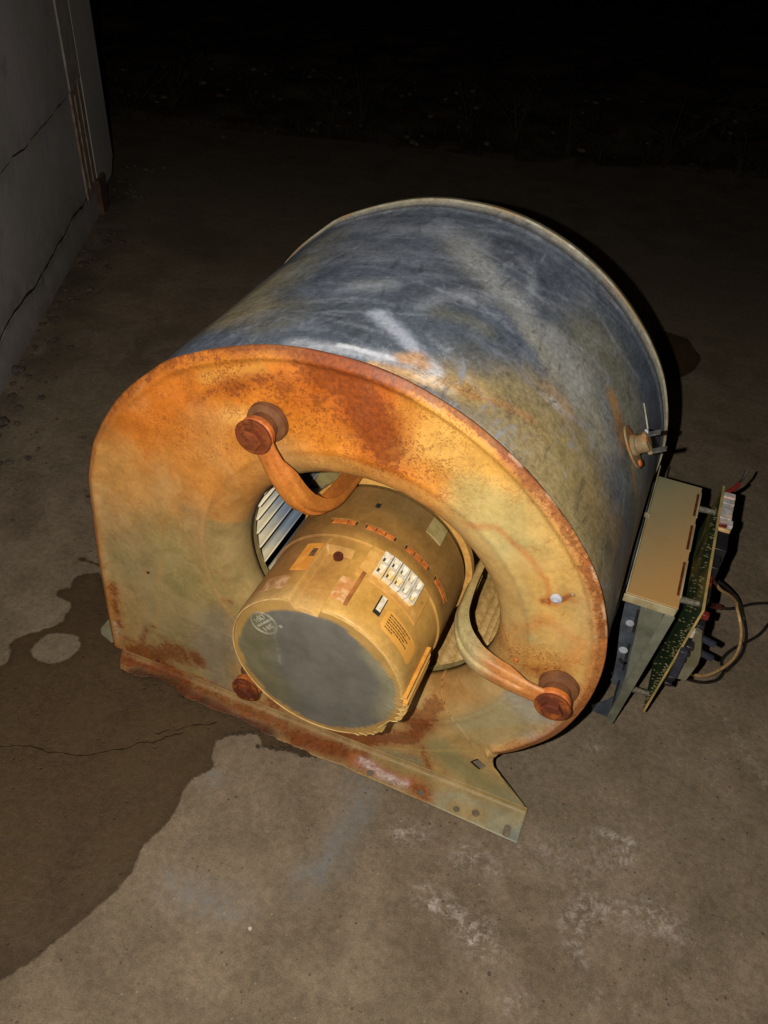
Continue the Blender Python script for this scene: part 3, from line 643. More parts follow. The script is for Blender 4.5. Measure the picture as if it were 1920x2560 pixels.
# rolled edge
rim = scroll
for sl, c_, w_, a_ in ((slice(0, 60), srgb(186, 112, 42), .0085, .75), (slice(52, 90), srgb(176, 96, 30), .007, .6), (slice(84, 132), srgb(136, 64, 20), .005, .8),
                       (slice(128, 186), srgb(172, 92, 42), .0075, .75), (slice(160, 196), srgb(186, 112, 52), .009, .65)):
    S_(rim[sl], w_, c_, a_, .7, warp=.002)
S_(rim[26:48], .0016, srgb(96, 44, 20), .8, .5, warp=.0006); S_(rim[80:140], .0013, srgb(70, 40, 26), .8, .5, warp=.0006)
for i in (128, 135, 147, 153, 156): S_(rim[i:i + 3], .0012, srgb(206, 170, 140), .7, .9, warp=.002, ragged=1.2)
pt.speck(pl((560, 940), (760, 1000), (930, 1080), (1040, 1130)), mm(150), 1); pt.speck(pl((400, 1050), (520, 1100)), mm(110), .7)
pt.speck(rim[100:190], .014, .9); pt.speck(pl((1240, 1620), (1360, 1660)), mm(60), 1); pt.speck(pl((300, 1640), (1060, 1900)), mm(40), .6)
pt.speck(pl((280, 1440), (300, 1600)), mm(25), .8)
# bellmouth tint
rad = np.hypot(Q[:, 0] - CX, Q[:, 1] - CZ); ang = np.degrees(np.arctan2(Q[:, 1] - CZ, Q[:, 0] - CX))
bm_ = sstep(rad, rc + .001, rc - .004)
tint = np.where((ang > 150)[:, None] | (ang < -120)[:, None], srgb(134, 120, 72)[None], srgb(184, 142, 78)[None])
tint = np.where(((ang > 118) & (ang <= 165))[:, None], srgb(180, 124, 58)[None], tint)
k = (bm_ * (.55 + .4 * pt.w2))[:, None]; pt.c = pt.c * (1 - k) + tint * k
S_(pl((612, 1330), (605, 1400), (618, 1450)), mm(6), srgb(146, 88, 44), .7, .9, .003)
edge_ring = np.exp(-((rad - rc) / .0012) ** 2) * .16; pt.c *= (1 - edge_ring)[:, None]
holes = at([(1173, 1905.6), (1194, 1896), (1217, 1917), (1197, 1927)], 'y', 0)[:, [0, 2]]
hole = poly_sdf(Q, holes)
for q, s in (((371, 1431), .0014), ((383, 1567), .0010), ((640, 1712), .0001), ((585, 1790), .0016), ((792, 1835), .0018)): hole = np.minimum(hole, np.hypot(*(Q - pl(q)[0]).T) - s)
plate = mk('side_plate', P, PF, M_plate, BL, cols=pt.c * .80, attrs=dict(speck=pt.sp, rust=pt.rust * 1.1, pale=pt.pale, hole=hole))
sol = plate.modifiers.new('solid', 'SOLIDIFY'); sol.thickness = .0012; sol.offset = -1

# base flange lying outward on the ground
x0, x1 = -.4225, .0050; nxF, nyF = 300, 22
fl_x = np.linspace(0, 1, nxF); prof = []
for t in np.linspace(0, 1, nyF):
    if t < .35: a = t / .35 * math.pi / 2; prof.append((.0045 * (1 - math.cos(a)), .0055 * (1 - math.sin(a)) ))
    else: prof.append((.0045 + (t - .35) / .65, 0))
FV = []
for i in range(nxF):
    u = fl_x[i]; wdt = .0185 + .0145 * u ** 1.1
    wdt += ((fbm(np.array([u * 22]), np.array([.3]), 1, 6, 2)[0] - .5) * .010 + (fbm(np.array([u * 120]), np.array([.7]), 1, 4, 3)[0] - .5) * .003) * (1 if u < .5 else max(0.04, 1 - (u - .5) * 6))
    wdt -= .006 * max(0, 1 - abs(u - .13) / .09) + .004 * max(0, 1 - abs(u - .33) / .08)
    for (a, z) in prof:
        y = -(a if a <= .0045 else .0045 + (a - .0045) * (wdt - .0045))
        xx = x0 + (x1 - x0) * u + .0100 * (1 - u) * min(1, a); FV.append((xx, y, .0018 + z + (.0008 * math.sin(u * 9)) + .002 * (1 - u) * 0))
FV = np.array(FV); idx = np.arange(nxF * nyF).reshape(nxF, nyF)
FF = np.stack([idx[:-1, :-1], idx[1:, :-1], idx[1:, 1:], idx[:-1, 1:]], -1).reshape(-1, 4)
fq = FV[:, :2]; fp = Paint(fq, srgb(166, 140, 88), seed=3, warp=.006, freq=30)
gz = lambda *a: at(a, 'z', .0018)[:, :2]
fp.stroke(gz((300, 1650), (420, 1700), (560, 1760), (700, 1820), (830, 1870)), .010, srgb(150, 96, 52), .85, .9)
fp.stroke(gz((300, 1640), (400, 1680), (470, 1710)), .004, srgb(140, 70, 28), .9, .9)
fp.stroke(gz((320, 1670), (420, 1712), (560, 1775), (650, 1815)), .0035, srgb(160, 112, 78), .8, .9)
fp.stroke(gz((340, 1680), (400, 1705), (455, 1730)), .0075, srgb(58, 38, 26), .95, .7)
fp.stroke(gz((480, 1745), (560, 1785), (640, 1822), (680, 1842)), .0060, srgb(74, 44, 28), .9, .8)
fp.stroke(gz((740, 1845), (860, 1890), (900, 1900)), .010, srgb(140, 66, 30), .85, .9)
fp.stroke(gz((880, 1900), (960, 1930), (1020, 1960)), .0055, srgb(182, 100, 44), .8, .8)
fp.stroke(gz((905, 1905), (960, 1935), (1010, 1962)), .0055, srgb(200, 192, 192), .75, .8)
fp.stroke(gz((1040, 1970), (1060, 1995)), .008, srgb(164, 86, 34), .85, .9)
fp.stroke(gz((1120, 2010), (1200, 2050), (1290, 2090)), .016, srgb(172, 166, 134), .9, .6)
fp.stroke(gz((1130, 2020), (1190, 2040)), .008, srgb(186, 152, 92), .7, .9)
fp.stroke(gz((1280, 2090), (1300, 2090)), .007, srgb(130, 140, 136), .7, .9)
fp.speck(gz((300, 1650), (1040, 1975)), .02, .7)
fh = np.full(len(fq), 1.)
for q, s in (((926, 1932), .0033), ((1051, 1983), .0034), ((1141, 2024), .0030), ((1189, 2034), .0036)):
    fh = np.minimum(fh, np.hypot(*(fq - gz(q)[0]).T) - s)
a_, b_ = gz((1270, 2070), (1265, 2086)); fh = np.minimum(fh, seg_dist(fq, np.array([a_, b_])) - .0030)
fh = np.maximum(fh, 0) * 0 + fh
flange = mk('mounting_flange', FV, FF, M_plate, BL, cols=fp.c * .62, attrs=dict(speck=fp.sp, rust=fp.rust, pale=fp.pale, hole=fh))
sol = flange.modifiers.new('solid', 'SOLIDIFY'); sol.thickness = .0011; sol.offset = 0

# ---- wrapper
ins = .0034
wl_ = catmull(op, 6); cen = np.array([CX, CZ]); dd = wl_ - cen; wl_ = wl_ - dd / np.linalg.norm(dd, axis=1)[:, None] * ins
extra = np.array([[-.052, .058], [-.075, .052], [-.10, .050]])
wl_ = np.vstack([[[wl_[0][0], .003]], wl_, catmull(np.vstack([wl_[-1:], extra]), 6)[1:]])
WL = resample(wl_, .0022); nW = len(WL); sL = np.r_[0, np.cumsum(np.hypot(*np.diff(WL, axis=0).T))]
ys = np.r_[np.linspace(.0035, Wd_, 118)]
SS, YYw = np.meshgrid(np.arange(nW), ys, indexing='ij')
Nn = np.gradient(WL, axis=0); Nn = np.stack([-Nn[:, 1], Nn[:, 0]], 1); Nn /= np.linalg.norm(Nn, axis=1)[:, None]
wv = np.zeros((nW, len(ys), 3)); dent = (fbm(sL[SS] , YYw, 7, 3, 6) - .5) * .003 * np.sin(np.pi * YYw / Wd_)
bead = .0016 * np.exp(-((YYw - Wd_ + .016) / .002) ** 2) + .0025 * sstep(YYw, Wd_ - .006, Wd_) 
off = dent + bead
wv[..., 0] = WL[SS, 0] + Nn[SS, 0] * off; wv[..., 2] = WL[SS, 1] + Nn[SS, 1] * off; wv[..., 1] = YYw
idx = np.arange(nW * len(ys)).reshape(nW, len(ys)); WF = np.stack([idx[:-1, :-1], idx[1:, :-1], idx[1:, 1:], idx[:-1, 1:]], -1).reshape(-1, 4)
def wrap_hit(px):                            # photo pixel -> (arc length, y) on the wrapper
    d = ray([px])[0]; best = None
    for i in range(nW - 1):
        a = WL[i]; b = WL[i + 1]; e = b - a
        M_ = np.array([[d[0], -e[0]], [d[2], -e[1]]]); rhs = a - CAM[[0, 2]]
        det = np.linalg.det(M_)
        if abs(det) < 1e-12: continue
        t, u = np.linalg.solve(M_, rhs)
        if -.01 <= u <= 1.01 and t > 0 and (best is None or t < best[0]): best = (t, sL[i] + u * (sL[i + 1] - sL[i]), CAM[1] + d[1] * t)
    return None if best is None else (best[1], best[2])
def wr(*pxs):
    o = [wrap_hit(p) for p in pxs]; o = [q for q in o if q is not None]
    return np.array(o) if o else np.array([[9., 9.]])
WQ = np.stack([sL[SS].ravel(), YYw.ravel()], 1)
wpn = Paint(WQ, srgb(82, 89, 100), seed=2, warp=.016, freq=10)
T = wpn.stroke
T(wr((430, 890), (520, 820), (600, 780), (680, 700)), .030, srgb(126, 112, 76), .85, .8)
T(wr((520, 800), (640, 760), (760, 680), (820, 600)), .018, srgb(120, 118, 104), .6, .9)
T(wr((620, 780), (700, 800)), .02, srgb(126, 114, 82), .6, .9)
T(wr((1420, 1150), (1450, 1300), (1480, 1450)), .05, srgb(132, 114, 72), .85, .9)
T(wr((1250, 1020), (1330, 1100), (1400, 1200)), .035, srgb(140, 122, 82), .85, .9)
T(wr((1100, 960), (1200, 1010)), .012, srgb(160, 134, 84), .8, .9)
T(wr((1500, 900), (1560, 1020), (1590, 1200)), .040, srgb(112, 108, 90), .8, .8)
T(wr((1380, 880), (1440, 960), (1490, 1080)), .020, srgb(140, 132, 108), .7, .9)
T(wr((1500, 1300), (1540, 1350)), .02, srgb(120, 100, 62), .8, .9)
T(wr((1150, 600), (1210, 690), (1290, 770), (1350, 850), (1400, 930), (1440, 1000)), .017, srgb(138, 136, 126), .75, .9)
T(wr((880, 560), (1000, 575), (1120, 570), (1200, 610)), .012, srgb(120, 124, 132), .6, .9)
T(wr((700, 640), (820, 620), (950, 640)), .014, srgb(112, 116, 122), .55, .9)
T(wr((880, 720), (930, 715)), .010, srgb(132, 134, 134), .6, .9)
T(wr((1060, 760), (1180, 750), (1250, 760)), .010, srgb(122, 124, 124), .6, .9)
T(wr((1090, 790), (1150, 815), (1200, 840)), .008, srgb(118, 116, 96), .7, .9)
T(wr((800, 500), (1000, 515)), .02, srgb(98, 104, 108), .6, .9)
T(wr((1050, 680), (1150, 700)), .02, srgb(66, 70, 78), .6, .9); T(wr((1270, 620), (1330, 720)), .02, srgb(64, 68, 78), .6, .9)
T(wr((700, 800), (850, 780), (900, 830)), .018, srgb(62, 68, 74), .7, .9); T(wr((1000, 880), (1130, 880), (1200, 930)), .012, srgb(74, 80, 86), .6, .9)
T(wr((1050, 740), (1200, 860)), .02, srgb(70, 76, 84), .5, .9)
T(wr((942, 788), (985, 825), (1040, 880), (1090, 935)), .0068, srgb(186, 192, 208), .85, .7, warp=.004)  # flash glare by the front edge, painted as pale strokes here and just below
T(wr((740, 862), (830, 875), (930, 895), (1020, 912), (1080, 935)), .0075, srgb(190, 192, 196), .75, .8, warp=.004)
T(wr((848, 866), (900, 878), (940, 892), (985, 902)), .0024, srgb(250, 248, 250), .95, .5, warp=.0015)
T(wr((1010, 905), (1050, 900), (1060, 920)), .006, srgb(176, 130, 84), .8, .8, warp=.004)
T(wr((930, 920), (1020, 945), (1090, 965)), .005, srgb(206, 160, 100), .7, .9, warp=.004)
T(wr((1060, 950), (1110, 970)), .006, srgb(196, 192, 180), .7, .9, warp=.003)
T(wr((1110, 965), (1180, 1000), (1260, 1025), (1330, 1060)), .0028, srgb(160, 118, 74), .6, .9, warp=.006)
T(wr((1370, 985), (1400, 1010), (1420, 1040)), .008, srgb(150, 120, 88), .55, .9, warp=.004); T(wr((1383, 1005)), .0028, srgb(196, 190, 180), .8, .6, .001); T(wr((1383, 1005)), .0011, srgb(40, 34, 30), 1, .4, .0004)
T(wr((1530, 1000), (1545, 1050), (1550, 1090)), .008, srgb(142, 106, 66), .9, .8, warp=.004)
T(wr((1575, 1180), (1585, 1240)), .004, srgb(160, 112, 62), .7, .9)
T(wr((1300, 650), (1330, 700), (1320, 760)), .004, srgb(128, 132, 138), .5, .9, warp=.003)
T(wr((1200, 575), (1280, 590), (1340, 620)), .004, srgb(140, 144, 150), .5, .9, warp=.003)
for q in ((1118, 760), (1145, 758), (915, 665), (1515, 730), (1040, 520)): T(wr(q), .002, srgb(44, 44, 44), .8, .6, .001)
def haze_(pts, w, a, soft=.9):
    m = wpn.stroke(pts, w, srgb(150, 156, 168), a * .45, soft); wpn.pale = np.maximum(wpn.pale, m * 1.3)
haze_(wr((1120, 560), (1180, 640), (1260, 730), (1330, 800), (1390, 880), (1440, 980)), .012, .9); haze_(wr((1240, 545), (1330, 590), (1400, 650)), .005, .7)
rs = np.random.default_rng(31); lo_s, hi_s = wr((560, 800))[0][0], wr((1480, 1000))[0][0]
for k in range(70):                           # fine wipe marks along the sheet
    s0 = rs.uniform(lo_s, hi_s); y0_ = rs.uniform(.02, Wd_ - .02); L_ = rs.uniform(.02, .09); a_ = rs.normal(.15, .35); kx = rs.normal(0, 6)
    pts_ = [(s0 + t * L_ * math.cos(a_), y0_ + t * L_ * math.sin(a_) + kx * (t * L_) ** 2) for t in np.linspace(-.5, .5, 5)]
    m__ = wpn.stroke(np.array(pts_), rs.uniform(.0006, .0028), srgb(150, 156, 168), rs.uniform(.2, .5), .9, warp=.003); wpn.pale = np.maximum(wpn.pale, m__ * 1.2)
haze_(wr((1270, 610), (1330, 660), (1340, 720), (1310, 760)), .004, .7); haze_(wr((760, 610), (880, 580), (1000, 570), (1130, 590)), .008, .8)
haze_(wr((700, 690), (820, 660), (960, 650), (1060, 670)), .007, .7); haze_(wr((780, 740), (900, 725), (960, 715)), .006, .8); haze_(wr((860, 560), (960, 535), (1100, 530)), .006, .7)
haze_(wr((1040, 770), (1140, 745), (1260, 750), (1330, 790)), .006, .8); haze_(wr((620, 800), (720, 800), (800, 820)), .006, .6); haze_(wr((1180, 860), (1240, 900), (1300, 960)), .006, .6)
haze_(wr((1380, 850), (1440, 920), (1500, 1010), (1520, 1100)), .012, .6); haze_(wr((950, 600), (1060, 640), (1180, 660)), .005, .6)
# warm oxide band by both edges
e1 = np.exp(-((WQ[:, 1] - Wd_) / .012) ** 2) * .7 * (1 + wpn.w2); wpn.c = wpn.c * (1 - e1[:, None]) + srgb(140, 132, 112)[None] * e1[:, None]
haze = np.clip(.75 + wpn.w[:, 0] * 3, .15, 1)
wpn.speck(wr((1515, 700), (1520, 740)), .01, .8); wpn.speck(wr((1050, 930), (1340, 1080)), .01, .8)
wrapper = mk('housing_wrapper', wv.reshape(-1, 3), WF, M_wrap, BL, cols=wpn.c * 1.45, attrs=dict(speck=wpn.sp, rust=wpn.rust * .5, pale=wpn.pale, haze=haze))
sol = wrapper.modifiers.new('solid', 'SOLIDIFY'); sol.thickness = .0012; sol.offset = 1
# dark seam between front plate and wrapper handled by real overlap; far plate and its rolled rim
fo = catmull(op, 6); fo = np.vstack([[[fo[0][0], .004]], fo, [[-.04, .055], [-.036, .045], [.0, .004]]])
fd = fo - cen; fo = fo + fd / np.linalg.norm(fd, axis=1)[:, None] * -.0010
mb = MB(); mb.prism([(x, Wd_ + .001, z) for x, z in fo], (0, .0015, 0)); mb.build('side_plate', M_steel, BL)
mb = MB(); sec = [(-.0045, -.004), (.0016, -.004), (.0024, -.002), (.0024, .003), (-.001, .004)]
mb.tube([(x, Wd_ + .001, z) for x, z in resample(fo[1:-3], .004)], 1.0, up=(fo[1][0] - CX, 0, .0), sec=[(-.0015, -.0035), (.0014, -.0035), (.0022, -.002), (.0022, .0025), (.0006, .0035), (-.0015, .0035)])
mb.build('rolled_rim', M_rim, BL, smooth=True)
# left foot tab of the far flange
w4 = at([(285, 1540), (269, 1551), (252, 1572), (253, 1584), (278, 1605), (300, 1600)], 'z', .012)
mb = MB(); mb.prism([(p[0], p[1], .012) for p in w4], (0, 0, -.0012)); mb.build('foot_tab', mat_simple('pale_green_zinc', srgb(136, 130, 104), srgb(112, 106, 82), rough=.5, scale=40), BL)
mb = MB(); mb.box((-.43, Wd_ / 2 + .02, .003), (.02, Wd_ - .05, .0012)); mb.build('base_rail', M_steel, BL)

# ---- blower wheel inside
mb = MB(); 
def ringprof(mb, y0, r0, r1, t):
    mb.lathe((CX, y0, CZ), (0, 1, 0), [(r0, 0), (r1, 0), (r1, t), (r0, t), (r0, 0)], 96)
wheel = MB(); 
n = 96
def annulus(mb, y, r0, r1, t, n=96):
    V = []
    for (rr, yy) in ((r0, y), (r1, y), (r1, y + t), (r0, y + t)):
        for k in range(n):
            a = 2 * math.pi * k / n; V.append((CX + rr * math.cos(a), yy, CZ + rr * math.sin(a)))
    mb.add(V, [(i * n + k, i * n + (k + 1) % n, ((i + 1) % 4) * n + (k + 1) % n, ((i + 1) % 4) * n + k) for i in range(4) for k in range(n)])
annulus(wheel, .034, .1125, .1300, .006)
wheel_o = wheel.build('blower_wheel', M_paleg, BL, smooth=True)
mb = MB(); annulus(mb, .270, .110, .130, .005); mb.build('wheel_ring', M_paleg, wheel_o, smooth=True)
mb = MB(); mb.lathe((CX, .160, CZ), (0, 1, 0), [(.125, 0), (.125, .002)], 64); mb.build('centre_disc', M_paleg, wheel_o, smooth=False)
NB = 44; bl_me = {}
def blade_mesh():
    V = []; ra = [(.1105, 0), (.1145, .0035), (.1195, .0055), (.1245, .0060), (.1290, .0050)]
    for y in (.040, .272):
        for r_, s_ in ra: V.append((r_, y, s_))
    m_ = len(ra); Fc = [(i, i + 1, m_ + i + 1, m_ + i) for i in range(m_ - 1)]
    return V, Fc
bv, bf = blade_mesh(); proto = {}
for k in range(NB):
    a = 2 * math.pi * (k + .35) / NB; deg = math.degrees(a) % 360
    side = 'L' if 95 < deg < 235 else 'R'
    if side not in proto:
        o = mk('blade', bv, bf, M_blade if side == 'L' else M_bladetan, wheel_o); so = o.modifiers.new('s', 'SOLIDIFY'); so.thickness = .0011; proto[side] = o
    else: o = proto[side].copy(); COL.objects.link(o); o.parent = wheel_o
    o.location = (CX, 0, CZ); o.rotation_euler = (0, -a, 0)

# ---- motor
RM = .0697
def Rmod(th, y):                              # module radius with groove, fins
    th = (th + 180) % 360 - 180
    r_ = RM
    g = sstep(np.array(th), 86.5, 88.0) * (1 - sstep(np.array(th), 105, 107.5)) * sstep(np.array(-y), .016, .020)
    r_ = r_ - .0060 * float(g)
    dip = math.exp(-((th - 91) / 11) ** 2) * sstep(np.array(-y), .058, .072) * .0030
    if (-24 < th < 5) or (-62 < th < -38):
        ph = ((th + 62) / 5.4) % 1.0; r_ += (.0044 * (ph) - .0008) * float(sstep(np.array(-y), .022, .030))
    elif -38 <= th <= -24: r_ += -.002 * float(sstep(np.array(-y), .04, .045))
    return r_ - float(dip)
ths = np.unique(np.r_[np.arange(-180, -64, 2.), np.arange(-64, 8, .5), np.arange(8, 84, 2.), np.arange(84, 110, .5), np.arange(110, 180, 2.)]); nT = len(ths)
yy_ = [-.0067, -.0085, -.016, -.018, -.020, -.024, -.03, -.036, -.044, -.052, -.06, -.066, -.0705, -.0735, -.0752, -.0760]
inset = [0, 0, 0, 0, 0, 0, 0, 0, 0, 0, 0, 0, .0001, .0005, .0014, .0034]
MV = []
for y, i_ in zip(yy_, inset):
    for t in ths:
        rr = Rmod(t, y) - i_; MV.append((CX + rr * math.cos(math.radians(t)), y, CZ + rr * math.sin(math.radians(t))))
for f_ in (.85, .7, .5, .3, .1, .0):
    for t in ths:
        rr = (Rmod(t, -.076) - .0062) * f_; MV.append((CX + rr * math.cos(math.radians(t)), -.0762 - .0006 * (1 - f_), CZ + rr * math.sin(math.radians(t))))
MV = np.array(MV); nrow = len(MV) // nT; idx = np.arange(nrow * nT).reshape(nrow, nT)
MF = np.stack([idx[:-1], np.roll(idx[:-1], -1, 1), np.roll(idx[1:], -1, 1), idx[1:]], -1).reshape(-1, 4)
def motor_cols(V, cap=False):
    th = np.degrees(np.arctan2(V[:, 2] - CZ, V[:, 0] - CX)); r_ = np.hypot(V[:, 0] - CX, V[:, 2] - CZ); y = V[:, 1]
    c = np.tile(srgb(204, 156, 78), (len(V), 1))
    w = fbm(th * .08, y * 40, 1, 4, 3) - .5
    def blend(m, col):
        nonlocal c
        m = np.clip(m, 0, 1)[:, None]; c = c * (1 - m) + np.array(col)[None] * m
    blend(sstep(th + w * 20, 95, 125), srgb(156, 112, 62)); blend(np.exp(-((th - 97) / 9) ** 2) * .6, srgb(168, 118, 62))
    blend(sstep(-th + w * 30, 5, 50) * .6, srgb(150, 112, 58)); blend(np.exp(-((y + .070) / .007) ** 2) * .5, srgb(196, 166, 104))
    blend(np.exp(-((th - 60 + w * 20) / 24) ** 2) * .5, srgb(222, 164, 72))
    blend((y > -.003) * .85, srgb(150, 108, 54)); blend((y > -.003) * np.exp(-((th - 75) / 30) ** 2) * .6 * sstep(y, .02, .04), srgb(112, 92, 58))
    return c
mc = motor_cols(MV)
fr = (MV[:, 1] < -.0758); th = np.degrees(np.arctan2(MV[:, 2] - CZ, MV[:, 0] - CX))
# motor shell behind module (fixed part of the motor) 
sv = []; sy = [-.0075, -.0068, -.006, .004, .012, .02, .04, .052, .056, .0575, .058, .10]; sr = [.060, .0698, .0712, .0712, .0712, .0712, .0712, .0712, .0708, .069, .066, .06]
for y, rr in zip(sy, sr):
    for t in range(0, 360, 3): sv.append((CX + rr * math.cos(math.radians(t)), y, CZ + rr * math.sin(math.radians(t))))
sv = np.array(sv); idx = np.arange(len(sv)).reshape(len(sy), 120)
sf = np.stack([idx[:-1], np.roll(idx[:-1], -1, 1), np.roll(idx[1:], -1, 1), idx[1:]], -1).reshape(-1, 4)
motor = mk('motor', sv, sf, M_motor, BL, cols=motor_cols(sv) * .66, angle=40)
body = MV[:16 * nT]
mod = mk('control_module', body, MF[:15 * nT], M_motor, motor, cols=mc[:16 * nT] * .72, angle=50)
# end cap disc (fine grid for its colouring)
cv = []; RR = np.r_[np.linspace(0, .9, 26), .94, .97, .99, 1.0]
tcap = np.arange(-180, 180, 1.)
for f_ in RR[::-1]:
    for t in tcap:
        rr = f_ * (.0664 * (1 - f_ ** 8) + (Rmod(t, -.076) - .0031) * f_ ** 8); y = -.0760 - .0010 * (1 - f_ ** 6)
        cv.append((CX + rr * math.cos(math.radians(t)), y, CZ + rr * math.sin(math.radians(t))))
cv = np.array(cv); idx = np.arange(len(cv)).reshape(len(RR), len(tcap))
cf = np.stack([idx[:-1], np.roll(idx[:-1], -1, 1), np.roll(idx[1:], -1, 1), idx[1:]], -1).reshape(-1, 4)
cq = cv[:, [0, 2]]; cp_ = Paint(cq, srgb(112, 108, 98), seed=4, warp=.004, freq=60)
cfr = lambda *a: at(a, 'y', -.0768)[:, [0, 2]]
cp_.stroke(cfr((640, 1580), (630, 1650), (690, 1720)), .014, srgb(122, 114, 80), .8, .9)
cp_.stroke(cfr((940, 1640), (990, 1720), (960, 1790)), .009, srgb(150, 142, 108), .7, .9)
rcap = np.hypot(cq[:, 0] - CX, cq[:, 1] - CZ); tc = np.degrees(np.arctan2(cq[:, 1] - CZ, cq[:, 0] - CX))
wcap = (fbm(cq[:, 0], cq[:, 1], 70, 5, 6) - .5) * 1.3
band = .0030 + .0040 * sstep(tc, 10, 50) * (1 - sstep(tc, 120, 200)) + wcap * .005
m_ = (1 - sstep(.0664 - rcap, band - .0003, band + .0009))[:, None]; cp_.c = cp_.c * (1 - m_) + srgb(182, 142, 78)[None] * m_
for k_ in range(9):
    a0 = math.radians(20 - k_ * 4.0); p0 = np.array([CX + .066 * math.cos(a0), CZ + .066 * math.sin(a0)]); p1 = np.array([CX + .059 * math.cos(a0 + .07), CZ + .059 * math.sin(a0 + .07)])
    cp_.stroke([p0, p1], .0005, srgb(182, 176, 146), .7, .9, .0004)
cp_.stroke(cfr((694, 1570), (690, 1600), (697, 1660)), .0007, srgb(150, 146, 126), .5, .9, .003)
cap = mk('end_cap', cv, cf, mat_painted('grey_end_cap', rough=.42, spec=.4, specks=False, fine=.05, bumpk=.15), motor, cols=cp_.c * .68)

mb = MB(); mb.tube([(CX + (Rmod(t, -.076) - .0016) * math.cos(math.radians(t)), -.0757, CZ + (Rmod(t, -.076) - .0016) * math.sin(math.radians(t))) for t in np.arange(-180, 181, 2)], .0005, 6, up=(0, 1, 0))
mb.build('cap_rim_highlight', mat_simple('rim_highlight', srgb(196, 166, 108), srgb(160, 126, 74), rough=.35, scale=90), motor, smooth=True)  # pale tan line paints the highlight round the cap's edge
def cyl_pt(th, y, r): return np.array([CX + r * math.cos(math.radians(th)), y, CZ + r * math.sin(math.radians(th))])
def cylbox(mb, t0, t1, y0, y1, r0, r1, n=None):
    n = n or max(2, int(abs(t1 - t0) / 3)); V = []
    for i in range(n + 1):
        t = t0 + (t1 - t0) * i / n
        V += [cyl_pt(t, y0, r0), cyl_pt(t, y0, r1), cyl_pt(t, y1, r1), cyl_pt(t, y1, r0)]
    Fc = [(i * 4 + k, i * 4 + (k + 1) % 4, (i + 1) * 4 + (k + 1) % 4, (i + 1) * 4 + k) for i in range(n) for k in range(4)] + [(0, 1, 2, 3), tuple(n * 4 + k for k in (3, 2, 1, 0))]
    mb.add(V, Fc)
def mpart(name, mat, *boxes, bevel=0):
    mb = MB()
    for b in boxes: cylbox(mb, *b)
    return mb.build(name, mat, motor, bevel=bevel, angle=30)
mpart('terminal_plate', M_tan, (80, 32, -.037, -.0042, RM - .001, RM + .0014), bevel=.0003)
for row in range(2):
    for k in range(5):
        t0 = 71.5 - k * 5.9; y0 = (-.0195, -.0310)[row]; y1 = y0 + .0108; t1 = t0 - 5.3; rb, rt = RM + .0008, RM + .0060
        mb = MB(); w = 1.0; wy = .0009
        cylbox(mb, t0, t0 - w, y0, y1, rb, rt, 1); cylbox(mb, t1 + w, t1, y0, y1, rb, rt, 1)
        cylbox(mb, t0 - w, t1 + w, y0, y0 + wy, rb, rt, 1); cylbox(mb, t0 - w, t1 + w, y1 - wy, y1, rb, rt, 1)
        # sloped inner tongue
        mb.add([cyl_pt(t0 - w, y0 + wy, rb + .0006), cyl_pt(t1 + w, y0 + wy, rb + .0006), cyl_pt(t1 + w, y1 - wy, rt - .0006), cyl_pt(t0 - w, y1 - wy, rt - .0022),
                cyl_pt(t0 - w, y0 + wy, rb), cyl_pt(t1 + w, y0 + wy, rb), cyl_pt(t1 + w, y1 - wy, rb), cyl_pt(t0 - w, y1 - wy, rb)],
               [(0, 1, 2, 3), (4, 7, 6, 5), (0, 4, 5, 1), (1, 5, 6, 2), (2, 6, 7, 3), (3, 7, 4, 0)])
        mb.build('socket', M_white, motor)
        q = cyl_pt(t0 - 1.8, y0 + .0055, rb + .0019); nrm = np.array([math.cos(math.radians(t0)), 0, math.sin(math.radians(t0))])
        mb = MB(); mb.box(q, (.0016, .0026, .0016), [nrm, (0, 1, 0), np.cross(nrm, (0, 1, 0))]); mb.build('terminal_pin', M_pin, motor)
mpart('green_dot', mat_simple('green_dot', srgb(70, 130, 60), rough=.6), (36.3, 35.0, -.0185, -.0170, RM + .0014, RM + .0016))
mpart('retaining_fin', M_rust if False else mat_simple('fin_brown', srgb(160, 104, 52), srgb(130, 78, 36), rough=.6), (76.6, 74.6, -.0660, -.0355, RM - .001, RM + .0050))
mpart('label', mat_simple('worn_label', srgb(190, 136, 78), srgb(170, 112, 60), rough=.6, c3=srgb(198, 158, 108), s3=160), (86, 77, -.0655, -.0430, RM, RM + .0004))
mpart('label', mat_simple('worn_label_b', srgb(160, 120, 76), srgb(142, 98, 60), rough=.6, c3=srgb(178, 144, 104), s3=140), (134, 116, -.066, -.052, RM, RM + .0004))
mpart('label', M_orange, (120, 108.5, -.046, -.016, RM, RM + .0004))
mpart('label_window', M_pin, (113, 109.5, -.031, -.022, RM + .0004, RM + .0006))
# slot with white tongue
sl = mpart('plug_slot', M_dark, (60.5, 55.6, -.0575, -.0405, RM, RM + .0003)); mpart('plug_tongue', M_white, (59.6, 56.4, -.054, -.0405, RM + .0003, RM + .0008))
